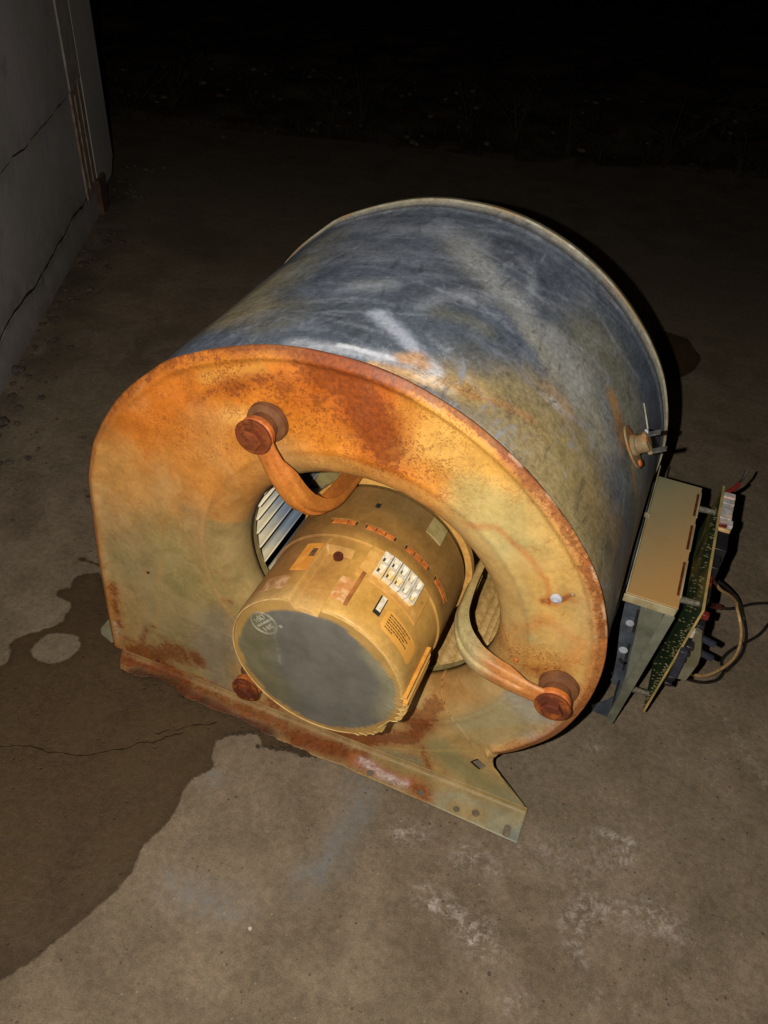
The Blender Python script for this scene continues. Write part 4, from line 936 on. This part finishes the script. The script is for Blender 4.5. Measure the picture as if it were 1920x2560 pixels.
# rounded rating label with printed lines
def cyl_poly(name, pts, r0, mat):
    V = [cyl_pt(t, y, r0) for t, y in pts]; c = np.mean(V, axis=0); tc_ = np.mean([p[0] for p in pts]); yc = np.mean([p[1] for p in pts])
    # grid fan in strips along theta
    mb = MB(); t_ = [p[0] for p in pts]; lo, hi = min(t_), max(t_); n = 16; V = []
    P_ = np.array(pts)
    for i in range(n + 1):
        t = lo + (hi - lo) * i / n; t = min(max(t, lo + .01), hi - .01); ysx = []
        for a, b in zip(P_, np.roll(P_, -1, 0)):
            if (a[0] - t) * (b[0] - t) <= 0 and a[0] != b[0]: ysx.append(a[1] + (b[1] - a[1]) * (t - a[0]) / (b[0] - a[0]))
        V += [cyl_pt(t, min(ysx), r0), cyl_pt(t, max(ysx), r0)]
    mb.add(V, [(2 * i, 2 * i + 2, 2 * i + 3, 2 * i + 1) for i in range(n)]); return mb.build(name, mat, motor, smooth=True)
def rrect(t0, t1, y0, y1, rt, ry):
    o = []
    for (ct, cy, a0) in ((t1 - rt, y1 - ry, 0), (t0 + rt, y1 - ry, 90), (t0 + rt, y0 + ry, 180), (t1 - rt, y0 + ry, 270)):
        for k in range(5): a = math.radians(a0 + k * 22.5); o.append((ct + rt * math.cos(a), cy + ry * math.sin(a)))
    return o
cyl_poly('rating_label', rrect(20.5, 53, -.0640, -.0455, 3.2, .0035), RM + .0003, M_label)
mb = MB(); rr_ = np.random.default_rng(9)
for ln in range(6):
    y = -.0480 - ln * .0023; t = 50 - (0 if ln < 5 else 0)
    while t > (31 + (ln % 2) * 3 if ln < 5 else 44):
        w = rr_.uniform(.5, 2.2); cylbox(mb, t, t - w, y - .0010, y, RM + .0003, RM + .00045, 1); t -= w + .45
mb.build('printed_line', M_ink, motor)['kind'] = 'stuff'
M_tan_dull = mat_simple('dull_tan_lip', srgb(150, 112, 62), srgb(126, 90, 48), rough=.6, scale=120)
# winding windows
for t0, t1 in ((113, 95.5), (90, 70), (63, 43), (36, 16)):
    mpart('vent_dark_recess', M_dark, (t0, t1, .0085, .0122, .0712, .0714))
    mpart('vent_lip', M_tan_dull, (t0 + .6, t1 - .6, .0119, .0128, .0712, .0722))
    n_ = 3; tt = np.linspace(t0 - .8, t1 + .8, n_ + 1)
    for a, b in zip(tt[:-1], tt[1:]): mpart('winding', M_copper, (a - .25, b + .25, .0072, .0117, .0712, .0720), bevel=.0002)
# module bolt in the groove, nick, clip, ridge lines
mb = MB(); nrm = cyl_pt(96, 0, 1) - cyl_pt(96, 0, 0); mb.lathe(cyl_pt(96, -.024, RM - .0045), nrm, [(.0036, 0), (.0036, .003), (.0028, .0042), (.0012, .0044)], 14); mb.build('bolt', M_rustdark, motor, smooth=True)
mpart('shaft_clip', M_paleg, (57, 44, .036, .0545, .0712, .0728), bevel=.0004)
mpart('casing_nick', M_dark, (92, 89, .033, .038, .0712, .0715))
mpart('side_rib', M_orange, (7.5, 6.0, -.078, -.028, RM + .0000, RM + .0028), (2.5, 1.2, -.078, -.032, RM, RM + .0034))
# embossed round mark on the cap
em = at1((660, 1557), 'y', -.0768); ex = at1((672, 1557), 'y', -.0768) - em
M_emb = mat_simple('embossed_metal', srgb(178, 172, 150), srgb(140, 134, 112), rough=.25, spec=.8, metal=.3, scale=200, bumpk=0)
mb = MB()
def cap_pts(L): return [(em[0] + math.cos(.85) * a - math.sin(.85) * b, -.0771, em[2] + math.sin(.85) * a + math.cos(.85) * b) for a, b in L]
for R0 in (.0098, .0108): mb.tube(cap_pts([(R0 * math.cos(t), R0 * math.sin(t)) for t in np.linspace(0, 6.283, 40)]), .00028, 5, up=(0, 1, 0))
def glyph(L): mb.tube(cap_pts(L), .00042, 5, up=(0, 1, 0))
for x in (-.005, -.0022): glyph([(x, .0025), (x, .0062)])
glyph([(-.005, .0044), (-.0022, .0044)]); glyph([(0, .0025), (0, .0076)]); glyph([(.0035 + .0018 * math.cos(t), .0048 + .0022 * math.sin(t)) for t in np.linspace(0, 6.28, 12)])
for x in (-.0045, -.0010, .0030): glyph([(x, -.0028), (x, -.0066)])
glyph([(-.0045, -.0046), (-.0022, -.0046)]); glyph([(.003, -.0047), (.0055, -.0028)]); glyph([(.0030, -.0047), (.0056, -.0066)]); glyph([(-.001, -.003), (.001, -.0066), (.0022, -.003)])
for x in np.arange(-.0075, .0078, .0019): glyph([(x, -.0008), (x + .0006, .0010), (x + .0012, -.0006)])
mb.build('embossed_mark', M_emb, motor, smooth=True)
mb = MB(); e2 = at1((702, 1566), 'y', -.0768); mb.lathe((e2[0], -.0766, e2[2]), (0, -1, 0), [(.0016, 0), (.0014, .0006), (.0006, .0007), (.0005, .0002)], 12); mb.build('rivet', M_emb, motor, smooth=True)

# ---- mounting arms
prof_a = catmull([(.168, -.0200), (.158, -.0200), (.148, -.0195), (.132, -.0180), (.113, -.0150), (.0985, -.0090), (.0865, .0035), (.0795, .0190), (.0775, .034), (.0770, .056), (.0765, .085)], 5)
def arm(theta, cols, name='mounting_arm', label=None):
    e = np.array([math.cos(math.radians(theta)), 0, math.sin(math.radians(theta))]); s = np.array([-e[2], 0, e[0]]); o = np.array([CX, 0, CZ])
    sec_n = 30; V = []; m = len(prof_a); T_ = np.gradient(prof_a, axis=0); T_ /= np.linalg.norm(T_, axis=1)[:, None]
    Lc = np.r_[0, np.cumsum(np.linalg.norm(np.diff(prof_a, axis=0), axis=1))]
    for i, (r_, y) in enumerate(prof_a):
        nr_ = np.array([-T_[i][1], T_[i][0]])     # face that looks at the camera side near the bolt
        L = Lc[i]
        hw = np.interp(L, [0, .004, .014, .024, .034, .06, .09, .13], [.0090, .0095, .0086, .0090, .0104, .0106, .0102, .0098])
        th_ = np.interp(L, [0, .018, .032], [.0008, .0010, .0026])
        dep = np.interp(L, [0, .022, .040, .075, .10, .14], [.0002, .0006, .0060, .0085, .0070, .0045]); tk = .0014
        ring = [(-hw, -dep), (-hw, -dep * .5), (-hw, -.0012), (-hw + .0006, .0006), (-hw + .0022, .0016), (-hw * .5, .0021), (-hw * .3, .0022)]
        rg = np.interp(L, [0, .02, .034, .08, .10], [0, .0004, .0026, .0026, .0010])
        ring += [(-hw * .2, .0022 + rg * .8), (0, .0022 + rg), (hw * .2, .0022 + rg * .8), (hw * .3, .0022)]
        ring += [(-x, h) for x, h in ring[5::-1]]
        ring += [(hw - tk, -dep), (hw - tk, -dep * .5), (hw - tk, -.0004 - dep * .02), (0, -.0004 + rg * .3), (-hw + tk, -.0004 - dep * .02), (-hw + tk, -dep * .5), (-hw + tk, -dep)]
        for x, h in ring: V.append(o + e * (r_ + nr_[0] * h) + np.array([0, y + nr_[1] * h, 0]) + s * x)
    n = len(ring); Fc = [(i * n + k, i * n + (k + 1) % n, (i + 1) * n + (k + 1) % n, (i + 1) * n + k) for i in range(m - 1) for k in range(n)] + [tuple(range(n - 1, -1, -1)), tuple((m - 1) * n + k for k in range(n))]
    V = np.array(V); Lv = np.repeat(Lc, n); w = fbm(Lv * 60, np.tile(np.arange(n), m) * .5, 1, 4, int(theta) % 7) - .5
    c = np.zeros((len(V), 3)); 
    for j in range(3): c[:, j] = np.interp(Lv + w * .03, [q[0] for q in cols], [q[1][j] for q in cols])
    ed = np.tile(np.abs([r_[0] for r_ in ring]), m) / .009
    rust_a = np.clip(.35 * np.exp(-Lv / .03) + (.02 if theta > 0 else .0) + w * .6, 0, .42)
    a_ = mk(name, V, Fc, M_arm, BL, cols=c * .78, attrs=dict(speck=np.full(len(V), .3), rust=rust_a), angle=40)
    q = o + e * .168
    mb = MB(); mb.lathe(q + np.array([0, -.0012, 0]), (0, -1, 0), [(.0140, 0), (.0155, .002), (.0150, .006), (.0105, .008), (.0115, .0165)], 28); mb.build('rubber_grommet', M_grom, a_, smooth=True)  # base widened to take in the bolt head's shadow
    mb = MB(); mb.lathe(q + np.array([0, -.0172, 0]), (0, -1, 0), [(.0128, 0), (.0128, .0035), (.0118, .0045)], 30); mb.build('arm_eyelet', M_arm_rust, a_, smooth=True)
    mb = MB(); mb.lathe(q + np.array([0, -.0222, 0]), (0, -1, 0), [(.0098, 0), (.0105, .0010), (.0134, .0014), (.0138, .0030), (.0130, .0040), (.0112, .0042), (.0104, .0036), (.0092, .0038)], 30); mb.lathe(q + np.array([0, -.0255, 0]), (0, -1, 0), [(.0084, 0), (.0084, .0042), (.0074, .0052), (.0020, .0054)], 6)
    bm_o = mb.build('bolt_head', M_rust if theta > 0 and theta < 180 else M_rust2, a_, smooth=True, angle=40)
    return a_
M_grom = mat_simple('brown_rubber_and_shadow', srgb(112, 70, 36), srgb(88, 52, 26), rough=.75, scale=60)  # brown covers the rubber and the bolt head's shadow together
M_arm_rust = mat_simple('orange_rust', srgb(186, 104, 40), srgb(140, 66, 26), rough=.7, scale=120, bumpk=.6)
M_rust2 = mat_simple('flaky_red_rust', srgb(142, 76, 32), srgb(84, 42, 22), rough=.8, spec=.15, scale=110, bumpk=1, c3=srgb(88, 42, 26), s3=80)
arm(115.3, [(0, srgb(186, 104, 44)), (.03, srgb(196, 118, 50)), (.06, srgb(204, 128, 54)), (.1, srgb(190, 112, 42)), (.16, srgb(176, 106, 46))])
arm(-4.2, [(0, srgb(198, 112, 48)), (.03, srgb(204, 140, 76)), (.05, srgb(190, 124, 66)), (.07, srgb(190, 172, 122)), (.1, srgb(184, 166, 110)), (.16, srgb(186, 150, 90))])
arm(-124.2, [(0, srgb(186, 104, 44)), (.05, srgb(150, 92, 40)), (.16, srgb(150, 100, 52))])
mb = MB(); annulus(mb, .060, .0705, .0760, .006, 72); mb.build('belly_band', M_tan, BL, smooth=True)

# ---- screws on the plate
def screw(px, ax='y', val=-.001, r_=.0042, mat=M_zinc, nrm=(0, -1, 0), name='screw', par=BL):
    q = at1(px, ax, val); mb = MB(); mb.lathe(q, nrm, [(r_, 0), (r_ * .95, .0008), (r_ * .55, .0014), (r_ * .5, .0008), (.0003, .0008)], 18); return mb.build(name, mat, par, smooth=True, angle=50)
screw((1391, 1496)); 
screw((1432, 1486), r_=.0016, mat=M_rim)
screw((1290, 1650), r_=.0022, mat=M_arm_rust)
screw((371, 1431), r_=.0012, mat=M_dark); screw((312, 1650), r_=.002, mat=M_rustdark); screw((395, 1650), val=-.0015, r_=.0022, mat=M_rustdark)
screw((598, 1738), r_=.0022, mat=M_rustdark); screw((800, 1832), r_=.0022, mat=M_rustdark)

# ================================================================== CONTROL BOX on the right side
def bpart(name, mat, fn, parent, bevel=0, smooth=False):
    mb = MB(); fn(mb); return mb.build(name, mat, parent, bevel=bevel, smooth=smooth)
Y0, Y1, ZT = .113, .287, .188
XA, XB = .028, .0712
xo = lambda z: XB - (ZT - z) * (.0142 / .163)           # outer wall leans in downwards
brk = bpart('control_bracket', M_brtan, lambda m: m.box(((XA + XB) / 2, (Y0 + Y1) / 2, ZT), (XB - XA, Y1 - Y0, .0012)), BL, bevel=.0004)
bpart('bracket_lip', M_bredge, lambda m: (m.box(((XA + XB) / 2 - .001, Y0 - .0006, ZT - .0045), (XB - XA, .0012, .0085)),
                                           m.box((XA, (Y0 + Y1) / 2 + .006, ZT + .0025), (.0012, Y1 - Y0 + .012, .0055))), brk, bevel=.0004)
bpart('mounting_plate', M_steel, lambda m: m.box((.0262, .205, .150), (.0012, .150, .070)), brk)
def outer(m):
    a = [(XB, Y0, ZT), (xo(.022), Y0, .022), (xo(.022), Y1, .022), (XB, Y1, ZT)]; m.prism(a, (-.0011, 0, 0))
bpart('outer_panel', M_panel, outer, brk)
def lip2(m): m.prism([(XB, Y0 - .0004, ZT - .009), (xo(.02), Y0 - .0004, .020), (xo(.02) - .0075, Y0 - .0004, .026), (XB - .0085, Y0 - .0004, ZT - .009)], (0, -.0012, 0))
bpart('panel_edge', M_panel, lip2, brk, bevel=.0003)
ep = at([(1566, 1492), (1551, 1560), (1542, 1640), (1532, 1690), (1527, 1700), (1534, 1712), (1546, 1716), (1541, 1738), (1510, 1754), (1478, 1762), (1482, 1778), (1524, 1796), (1560, 1745), (1600, 1660), (1664, 1524), (1620, 1504)], 'y', .124)
bpart('end_panel', M_steel, lambda m: m.prism([tuple(p) for p in ep], (0, .0011, 0)), brk)
lp = at([(1603, 1512), (1585, 1600), (1567, 1680), (1548, 1735), (1535, 1790), (1560, 1750), (1664, 1526)], 'y', .1215)
bpart('inner_panel', M_panel, lambda m: m.prism([tuple(p) for p in lp], (0, .0011, 0)), brk)
def cutout(px4, y=.1195): p = at(px4, 'y', y); return bpart('slot', M_dark, lambda m: m.prism([tuple(q) for q in p], (0, .0006, 0)), brk)
cutout([(1592, 1524), (1599, 1526), (1587, 1583), (1579, 1581)]); cutout([(1569, 1612), (1577, 1610), (1568, 1650), (1560, 1650)]); cutout([(1560, 1655), (1567, 1656), (1560, 1677), (1554, 1675)])
cutout([(1545, 1648), (1552, 1645), (1556, 1652), (1569, 1652), (1567, 1660), (1557, 1662), (1548, 1655)]); cutout([(1527, 1682), (1533, 1680), (1534, 1686), (1529, 1688)]); cutout([(1545, 1702), (1551, 1701), (1541, 1735), (1529, 1770), (1535, 1735)])
for px, w in (((1575, 1558), .0036), ((1558, 1625), .0040)):
    q = at1(px, 'y', .1190); bpart('zinc_spot', M_zinc, lambda m: m.lathe(q, (0, -1, 0), [(w, 0), (w * .97, .0003)], 20), brk)
for y0_, y1_ in ((.240, .275), (.190, .225), (.128, .172)):
    bpart('edge_slot', M_blackp if False else M_rustdark, lambda m: m.box((XB - .0025, (y0_ + y1_) / 2, ZT + .0009), (.0022, y1_ - y0_, .0010)), brk, bevel=.0003)
    bpart('edge_tab', M_bredge, lambda m: m.box((XB - .0002, (y0_ + y1_) / 2, ZT + .0012), (.0012, y1_ - y0_ + .004, .0022)), brk, bevel=.0003)
bpart('screw', M_rim, lambda m: m.lathe(at1((1618, 1290), 'z', ZT + .0006), (0, 0, 1), [(.0030, 0), (.0030, .0022), (.0016, .0030)], 14), brk, smooth=True)
# circuit board
M_stand = mat_simple('grey_standoff', srgb(104, 98, 84), srgb(74, 68, 56), rough=.6, scale=300, bumpk=.6)
bx = lambda z: .0885 - (.193 - z) * (.0105 / .135)
BY0, BY1, BZ0, BZ1 = .114, .292, .050, .194
pcb = bpart('circuit_board', M_pcb, lambda m: m.prism([(bx(BZ1), BY0, BZ1), (bx(BZ0), BY0, BZ0), (bx(BZ0), BY1, BZ0), (bx(BZ1), BY1, BZ1)], (.0016, 0, 0)), BL)
bpart('board_edge', M_pcbedge, lambda m: (m.prism([(bx(BZ1) - .0001, BY0 - .0004, BZ1), (bx(BZ0) - .0001, BY0 - .0004, BZ0), (bx(BZ0) + .0018, BY0 - .0004, BZ0), (bx(BZ1) + .0018, BY0 - .0004, BZ1)], (0, .0006, 0)),
                                           m.prism([(bx(BZ1) - .0003, BY0, BZ1), (bx(BZ1) + .0019, BY0, BZ1), (bx(BZ1) + .0019, BY1, BZ1), (bx(BZ1) - .0003, BY1, BZ1)], (0, 0, .0004))), pcb)
mb = MB(); rr_ = np.random.default_rng(11)
rows_ = [(BZ1 - .004, BY0 + .08, BY1 - .02), (BZ1 - .012, BY0 + .03, BY1 - .01), (BZ1 - .02, BY0 + .02, BY1 - .03), (BZ1 - .035, BY0 + .01, BY1 - .05), (BZ1 - .05, BY0 + .004, BY1 - .06), (BZ1 - .07, BY0 + .006, BY1 - .09), (BZ1 - .09, BY0 + .004, BY1 - .1), (BZ1 - .11, BY0 + .005, BY1 - .1), (BZ1 - .13, BY0 + .005, BY1 - .12)]
for z, a, b in rows_:
    y = a
    while y < b:
        if rr_.random() < .45 + .5 * math.sin(y * 90 + z * 300) ** 2:
            zz = z + rr_.normal(0, .0030); mb.lathe((bx(zz), y, zz), (-1, 0, 0), [(.0007, 0), (.0005, .0004), (.00025, .0010), (.0002, .0016)], 6)
        y += rr_.choice([.0035, .0045, .006, .009])
for z in np.arange(BZ0 + .006, BZ1 - .02, .0045):
    for y in (BY0 + .004, BY0 + .011):
        if rr_.random() < .8: mb.lathe((bx(z), y + rr_.normal(0, .0008), z), (-1, 0, 0), [(.0007, 0), (.0005, .0004), (.00025, .0010), (.0002, .0016)], 6)
mb.build('solder_joint', M_solder, pcb, smooth=True)['kind'] = 'stuff'
for y, z in ((.262, .182), (.132, .182), (.125, .062), (.27, .07)):
    bpart('standoff', M_stand, lambda m: m.lathe((xo(z) , y, z), (1, 0, 0.08), [(.0038, 0), (.003, .003), (.0026, bx(z) - xo(z))], 12), pcb, smooth=True)
def comp(name, mat, y, z, sy_, sz_, h, bevel=.0006, x0=.0016):
    return bpart(name, mat, lambda m: m.box((bx(z) + x0 + h / 2, y, z), (h, sy_, sz_)), pcb, bevel=bevel)
for k, y in enumerate((.283, .274, .265)): comp('connector', M_greyp, y, .186 - k * .0005, .0080, .012, .0125)
comp('connector', M_greyp, .252, .187, .016, .013, .0115); comp('connector', M_greyp, .240, .186, .0085, .013, .0135)
comp('terminal_strip', M_wiret, .2295, .187, .0030, .011, .0120); comp('plug_seam', M_red, .2345, .188, .0016, .011, .0085)
comp('relay', M_blackp, .212, .182, .026, .020, .0120); comp('relay', M_blackp, .184, .180, .018, .020, .0085)
comp('fuse', M_red, .160, .186, .010, .005, .0045, x0=.0016); comp('heatsink', M_blackp, .158, .170, .030, .022, .0075); comp('led_cap', M_red, .122, .182, .0055, .0055, .0075)
comp('capacitor', M_blackp, .134, .160, .018, .012, .0105); comp('chip', M_bluep, .118, .130, .020, .034, .0065)
bpart('lead', M_red, lambda m: m.tube([(bx(.188) + .004, .288, .188), (bx(.188) + .012, .297, .192), (bx(.188) + .015, .303, .194)], .0022, 8), pcb, smooth=True)
bpart('lead', M_wireb, lambda m: m.tube([(bx(.188) + .013, .301, .193), (bx(.188) + .017, .309, .197), (bx(.188) + .018, .313, .204)], .0013, 8), pcb, smooth=True)
rr_ = np.random.default_rng(21)
for k in range(16):
    z = rr_.uniform(BZ0 + .02, BZ1 - .006); y = rr_.uniform(BY0 + .006, BY1 - .02)
    m_ = [M_blackp, M_bluep, M_greyp, M_stand, M_blackp][k % 5]; comp('small_component', m_, y, z, rr_.uniform(.003, .008), rr_.uniform(.003, .007), rr_.uniform(.004, .011), bevel=.0003)
# transformer block hanging low on the outer face
tb = at([(1740, 1578), (1755, 1588), (1752, 1640), (1745, 1662), (1715, 1702), (1688, 1696), (1710, 1650)], 'y', .120)
blk = bpart('relay_box', mat_simple('dusty_grey_case', srgb(112, 108, 88), srgb(92, 84, 60), rough=.5, scale=30), lambda m: m.prism([tuple(p) for p in tb], (0, .020, 0)), pcb, bevel=.0006)
for k in range(7):
    q = at1((1725 - k * 9, 1612 + k * 15), 'y', .117); bpart('coil_turn', M_blackp, lambda m: m.box(q, (.0065, .010, .0042)), pcb, bevel=.0008)
for px in ((1765, 1601), (1760, 1636)):
    q = at1(px, 'y', .128); bpart('spade_terminal', M_bluep, lambda m: m.box(q, (.017, .004, .0046), [(.97, 0, -.24), (0, 1, 0), (.24, 0, .97)]), pcb, bevel=.0004)
q = at1((1730, 1582), 'y', .12); bpart('pin_header', M_greyp, lambda m: m.box(q, (.004, .005, .008)), pcb, bevel=.0004)

# wires
def wire(name, pts, mat, r_=.0018, par=BL):
    c_ = catmull(pts, 7); mb = MB(); mb.tube(c_, r_, 8); return mb.build(name, mat, par, smooth=True)
def wz(L): return [at1(p, 'z', z) for p, z in L]
wire('tan_wire', wz([((1778, 1446), .120), ((1786, 1455), .112), ((1801, 1474), .095), ((1825, 1489), .07), ((1840, 1505), .045), ((1843, 1522), .03), ((1849, 1547), .018), ((1853, 1579), .012), ((1849, 1615), .010), ((1833, 1647), .012),
                     ((1801, 1673), .018), ((1762, 1689), .03), ((1725, 1685), .045)]), M_wiret, .0017)
wire('black_wire', wz([((1779, 1513), .06), ((1800, 1519), .045), ((1820, 1522), .03), ((1849, 1518), .015), ((1880, 1510), .008), ((1920, 1508), .004), ((1990, 1512), .002)]), M_wireb, .0017)
wire('black_wire', wz([((1990, 1500), .003), ((1935, 1545), .003), ((1901, 1584), .004), ((1867, 1605), .005), ((1836, 1620), .006), ((1812, 1639), .006), ((1803, 1657), .006), ((1810, 1675), .007), ((1795, 1698), .010), ((1765, 1706), .016), ((1740, 1704), .026), ((1718, 1698), .04)]), M_wireb, .0017)
wire('black_wire', wz([((1792, 1452), .108), ((1812, 1466), .085), ((1838, 1490), .05), ((1849, 1510), .03), ((1858, 1540), .008), ((1865, 1575), .004), ((1863, 1610), .004), ((1848, 1645), .004), ((1815, 1678), .006)]), M_wireb, .0017)
mb = MB(); mb.tube(wz([((1772, 1511), .064), ((1799, 1518), .046)]), .0032, 10); mb.build('wire_connector', M_red, BL, smooth=True)

# limit switch on the wrapper
h_ = wrap_hit((1572, 1118)); si = np.searchsorted(sL, h_[0]); bp = np.array([WL[si][0], h_[1], WL[si][1]]); nn = np.array([Nn[si][0], 0, Nn[si][1]])
if nn[0] < 0: nn = -nn
tt_ = np.array([-nn[2], 0, nn[0]]); tt_ = tt_ if tt_[2] > 0 else -tt_
def lat(a, b, c_): return bp + nn * a + np.array([0, 1, 0]) * b + tt_ * c_
M_sw = mat_simple('dusty_switch', srgb(132, 116, 84), srgb(108, 88, 58), rough=.6, scale=120, bumpk=.4, c3=srgb(150, 96, 50), s3=80)
M_blade_t = mat_simple('dull_spade', srgb(110, 108, 106), srgb(74, 72, 72), rough=.4, metal=.3, scale=200)
ov = [lat(.0022, .0105 * math.cos(t) - .001, .0198 * math.sin(t)) for t in np.linspace(0, 6.283, 25)[:-1]]
mb = MB(); mb.prism(ov, nn * .0018); sw = mb.build('limit_switch', M_sw, BL, bevel=.0005)
bpart('switch_body', M_sw, lambda m: m.lathe(lat(.004, 0, .001), nn, [(.0088, 0), (.0088, .003), (.0074, .0035), (.0074, .0115), (.0066, .0125)], 24), sw, smooth=True)
for c_ in (.0075, -.0080):
    bpart('spade_terminal', M_blade_t, lambda m: (m.box(lat(.0205, .001, c_), (.014, .0060, .0009), [nn, (0, 1, 0), tt_])), sw)
bpart('terminal_bridge', M_sw, lambda m: m.box(lat(.0150, 0, .0005), (.0035, .005, .019), [nn, (0, 1, 0), tt_]), sw, bevel=.0005)
bpart('screw', M_arm_rust, lambda m: m.lathe(lat(.0040, -.001, -.0155), nn, [(.0030, 0), (.0028, .0016), (.001, .002)], 12), sw, smooth=True)
bpart('screw', M_zinc, lambda m: m.lathe(lat(.0155, .004, .0085), nn, [(.0022, 0), (.0020, .0020), (.001, .0022)], 12), sw, smooth=True)
wv1 = wr((1603, 1003), (1609, 1040), (1616, 1090), (1625, 1130))
pts = []
for (s_, y_) in wv1:
    i_ = min(np.searchsorted(sL, s_), nW - 1)
    if s_ < 5: pts.append(np.array([WL[i_][0] + Nn[i_][0] * .002 * (1 if Nn[i_][0] > 0 else -1), y_, WL[i_][1]]))
if len(pts) > 1:
    mb = MB(); mb.tube(pts, .0009, 6); mb.build('metal_strip', M_rim, BL, smooth=True)

# water along the flange
M_water, n_, p_ = new_mat('water'); p_.inputs['Base Color'].default_value = (.25, .2, .14, 1); p_.inputs['Roughness'].default_value = .04; p_.inputs['Transmission Weight'].default_value = .85; p_.inputs['IOR'].default_value = 1.33
mb = MB(); rr_ = np.random.default_rng(2)
for L, n__ in (([(565, 1838), (600, 1833), (642, 1833)], 9), ([(650, 1866), (690, 1872), (720, 1873)], 7), ([(730, 1878), (760, 1890), (785, 1890)], 8), ([(60, 1500), (300, 2100)], 0)):
    g = g2(L)
    for k in range(n__):
        u = k / max(1, n__ - 1) * (len(g) - 1); i = min(int(u), len(g) - 2); q = g[i] + (g[i + 1] - g[i]) * (u - i); s = rr_.uniform(.0012, .0028)
        mb.lathe((q[0] + rr_.normal(0, .001), q[1] + rr_.normal(0, .0008), .0004), (0, 0, 1), [(s, 0), (s * .92, s * .22), (s * .6, s * .42), (s * .15, s * .5)], 12)
tag(mb.build('water_drops', M_water, smooth=True), 'small water drops along the edge of the puddle', 'water', kind='stuff')
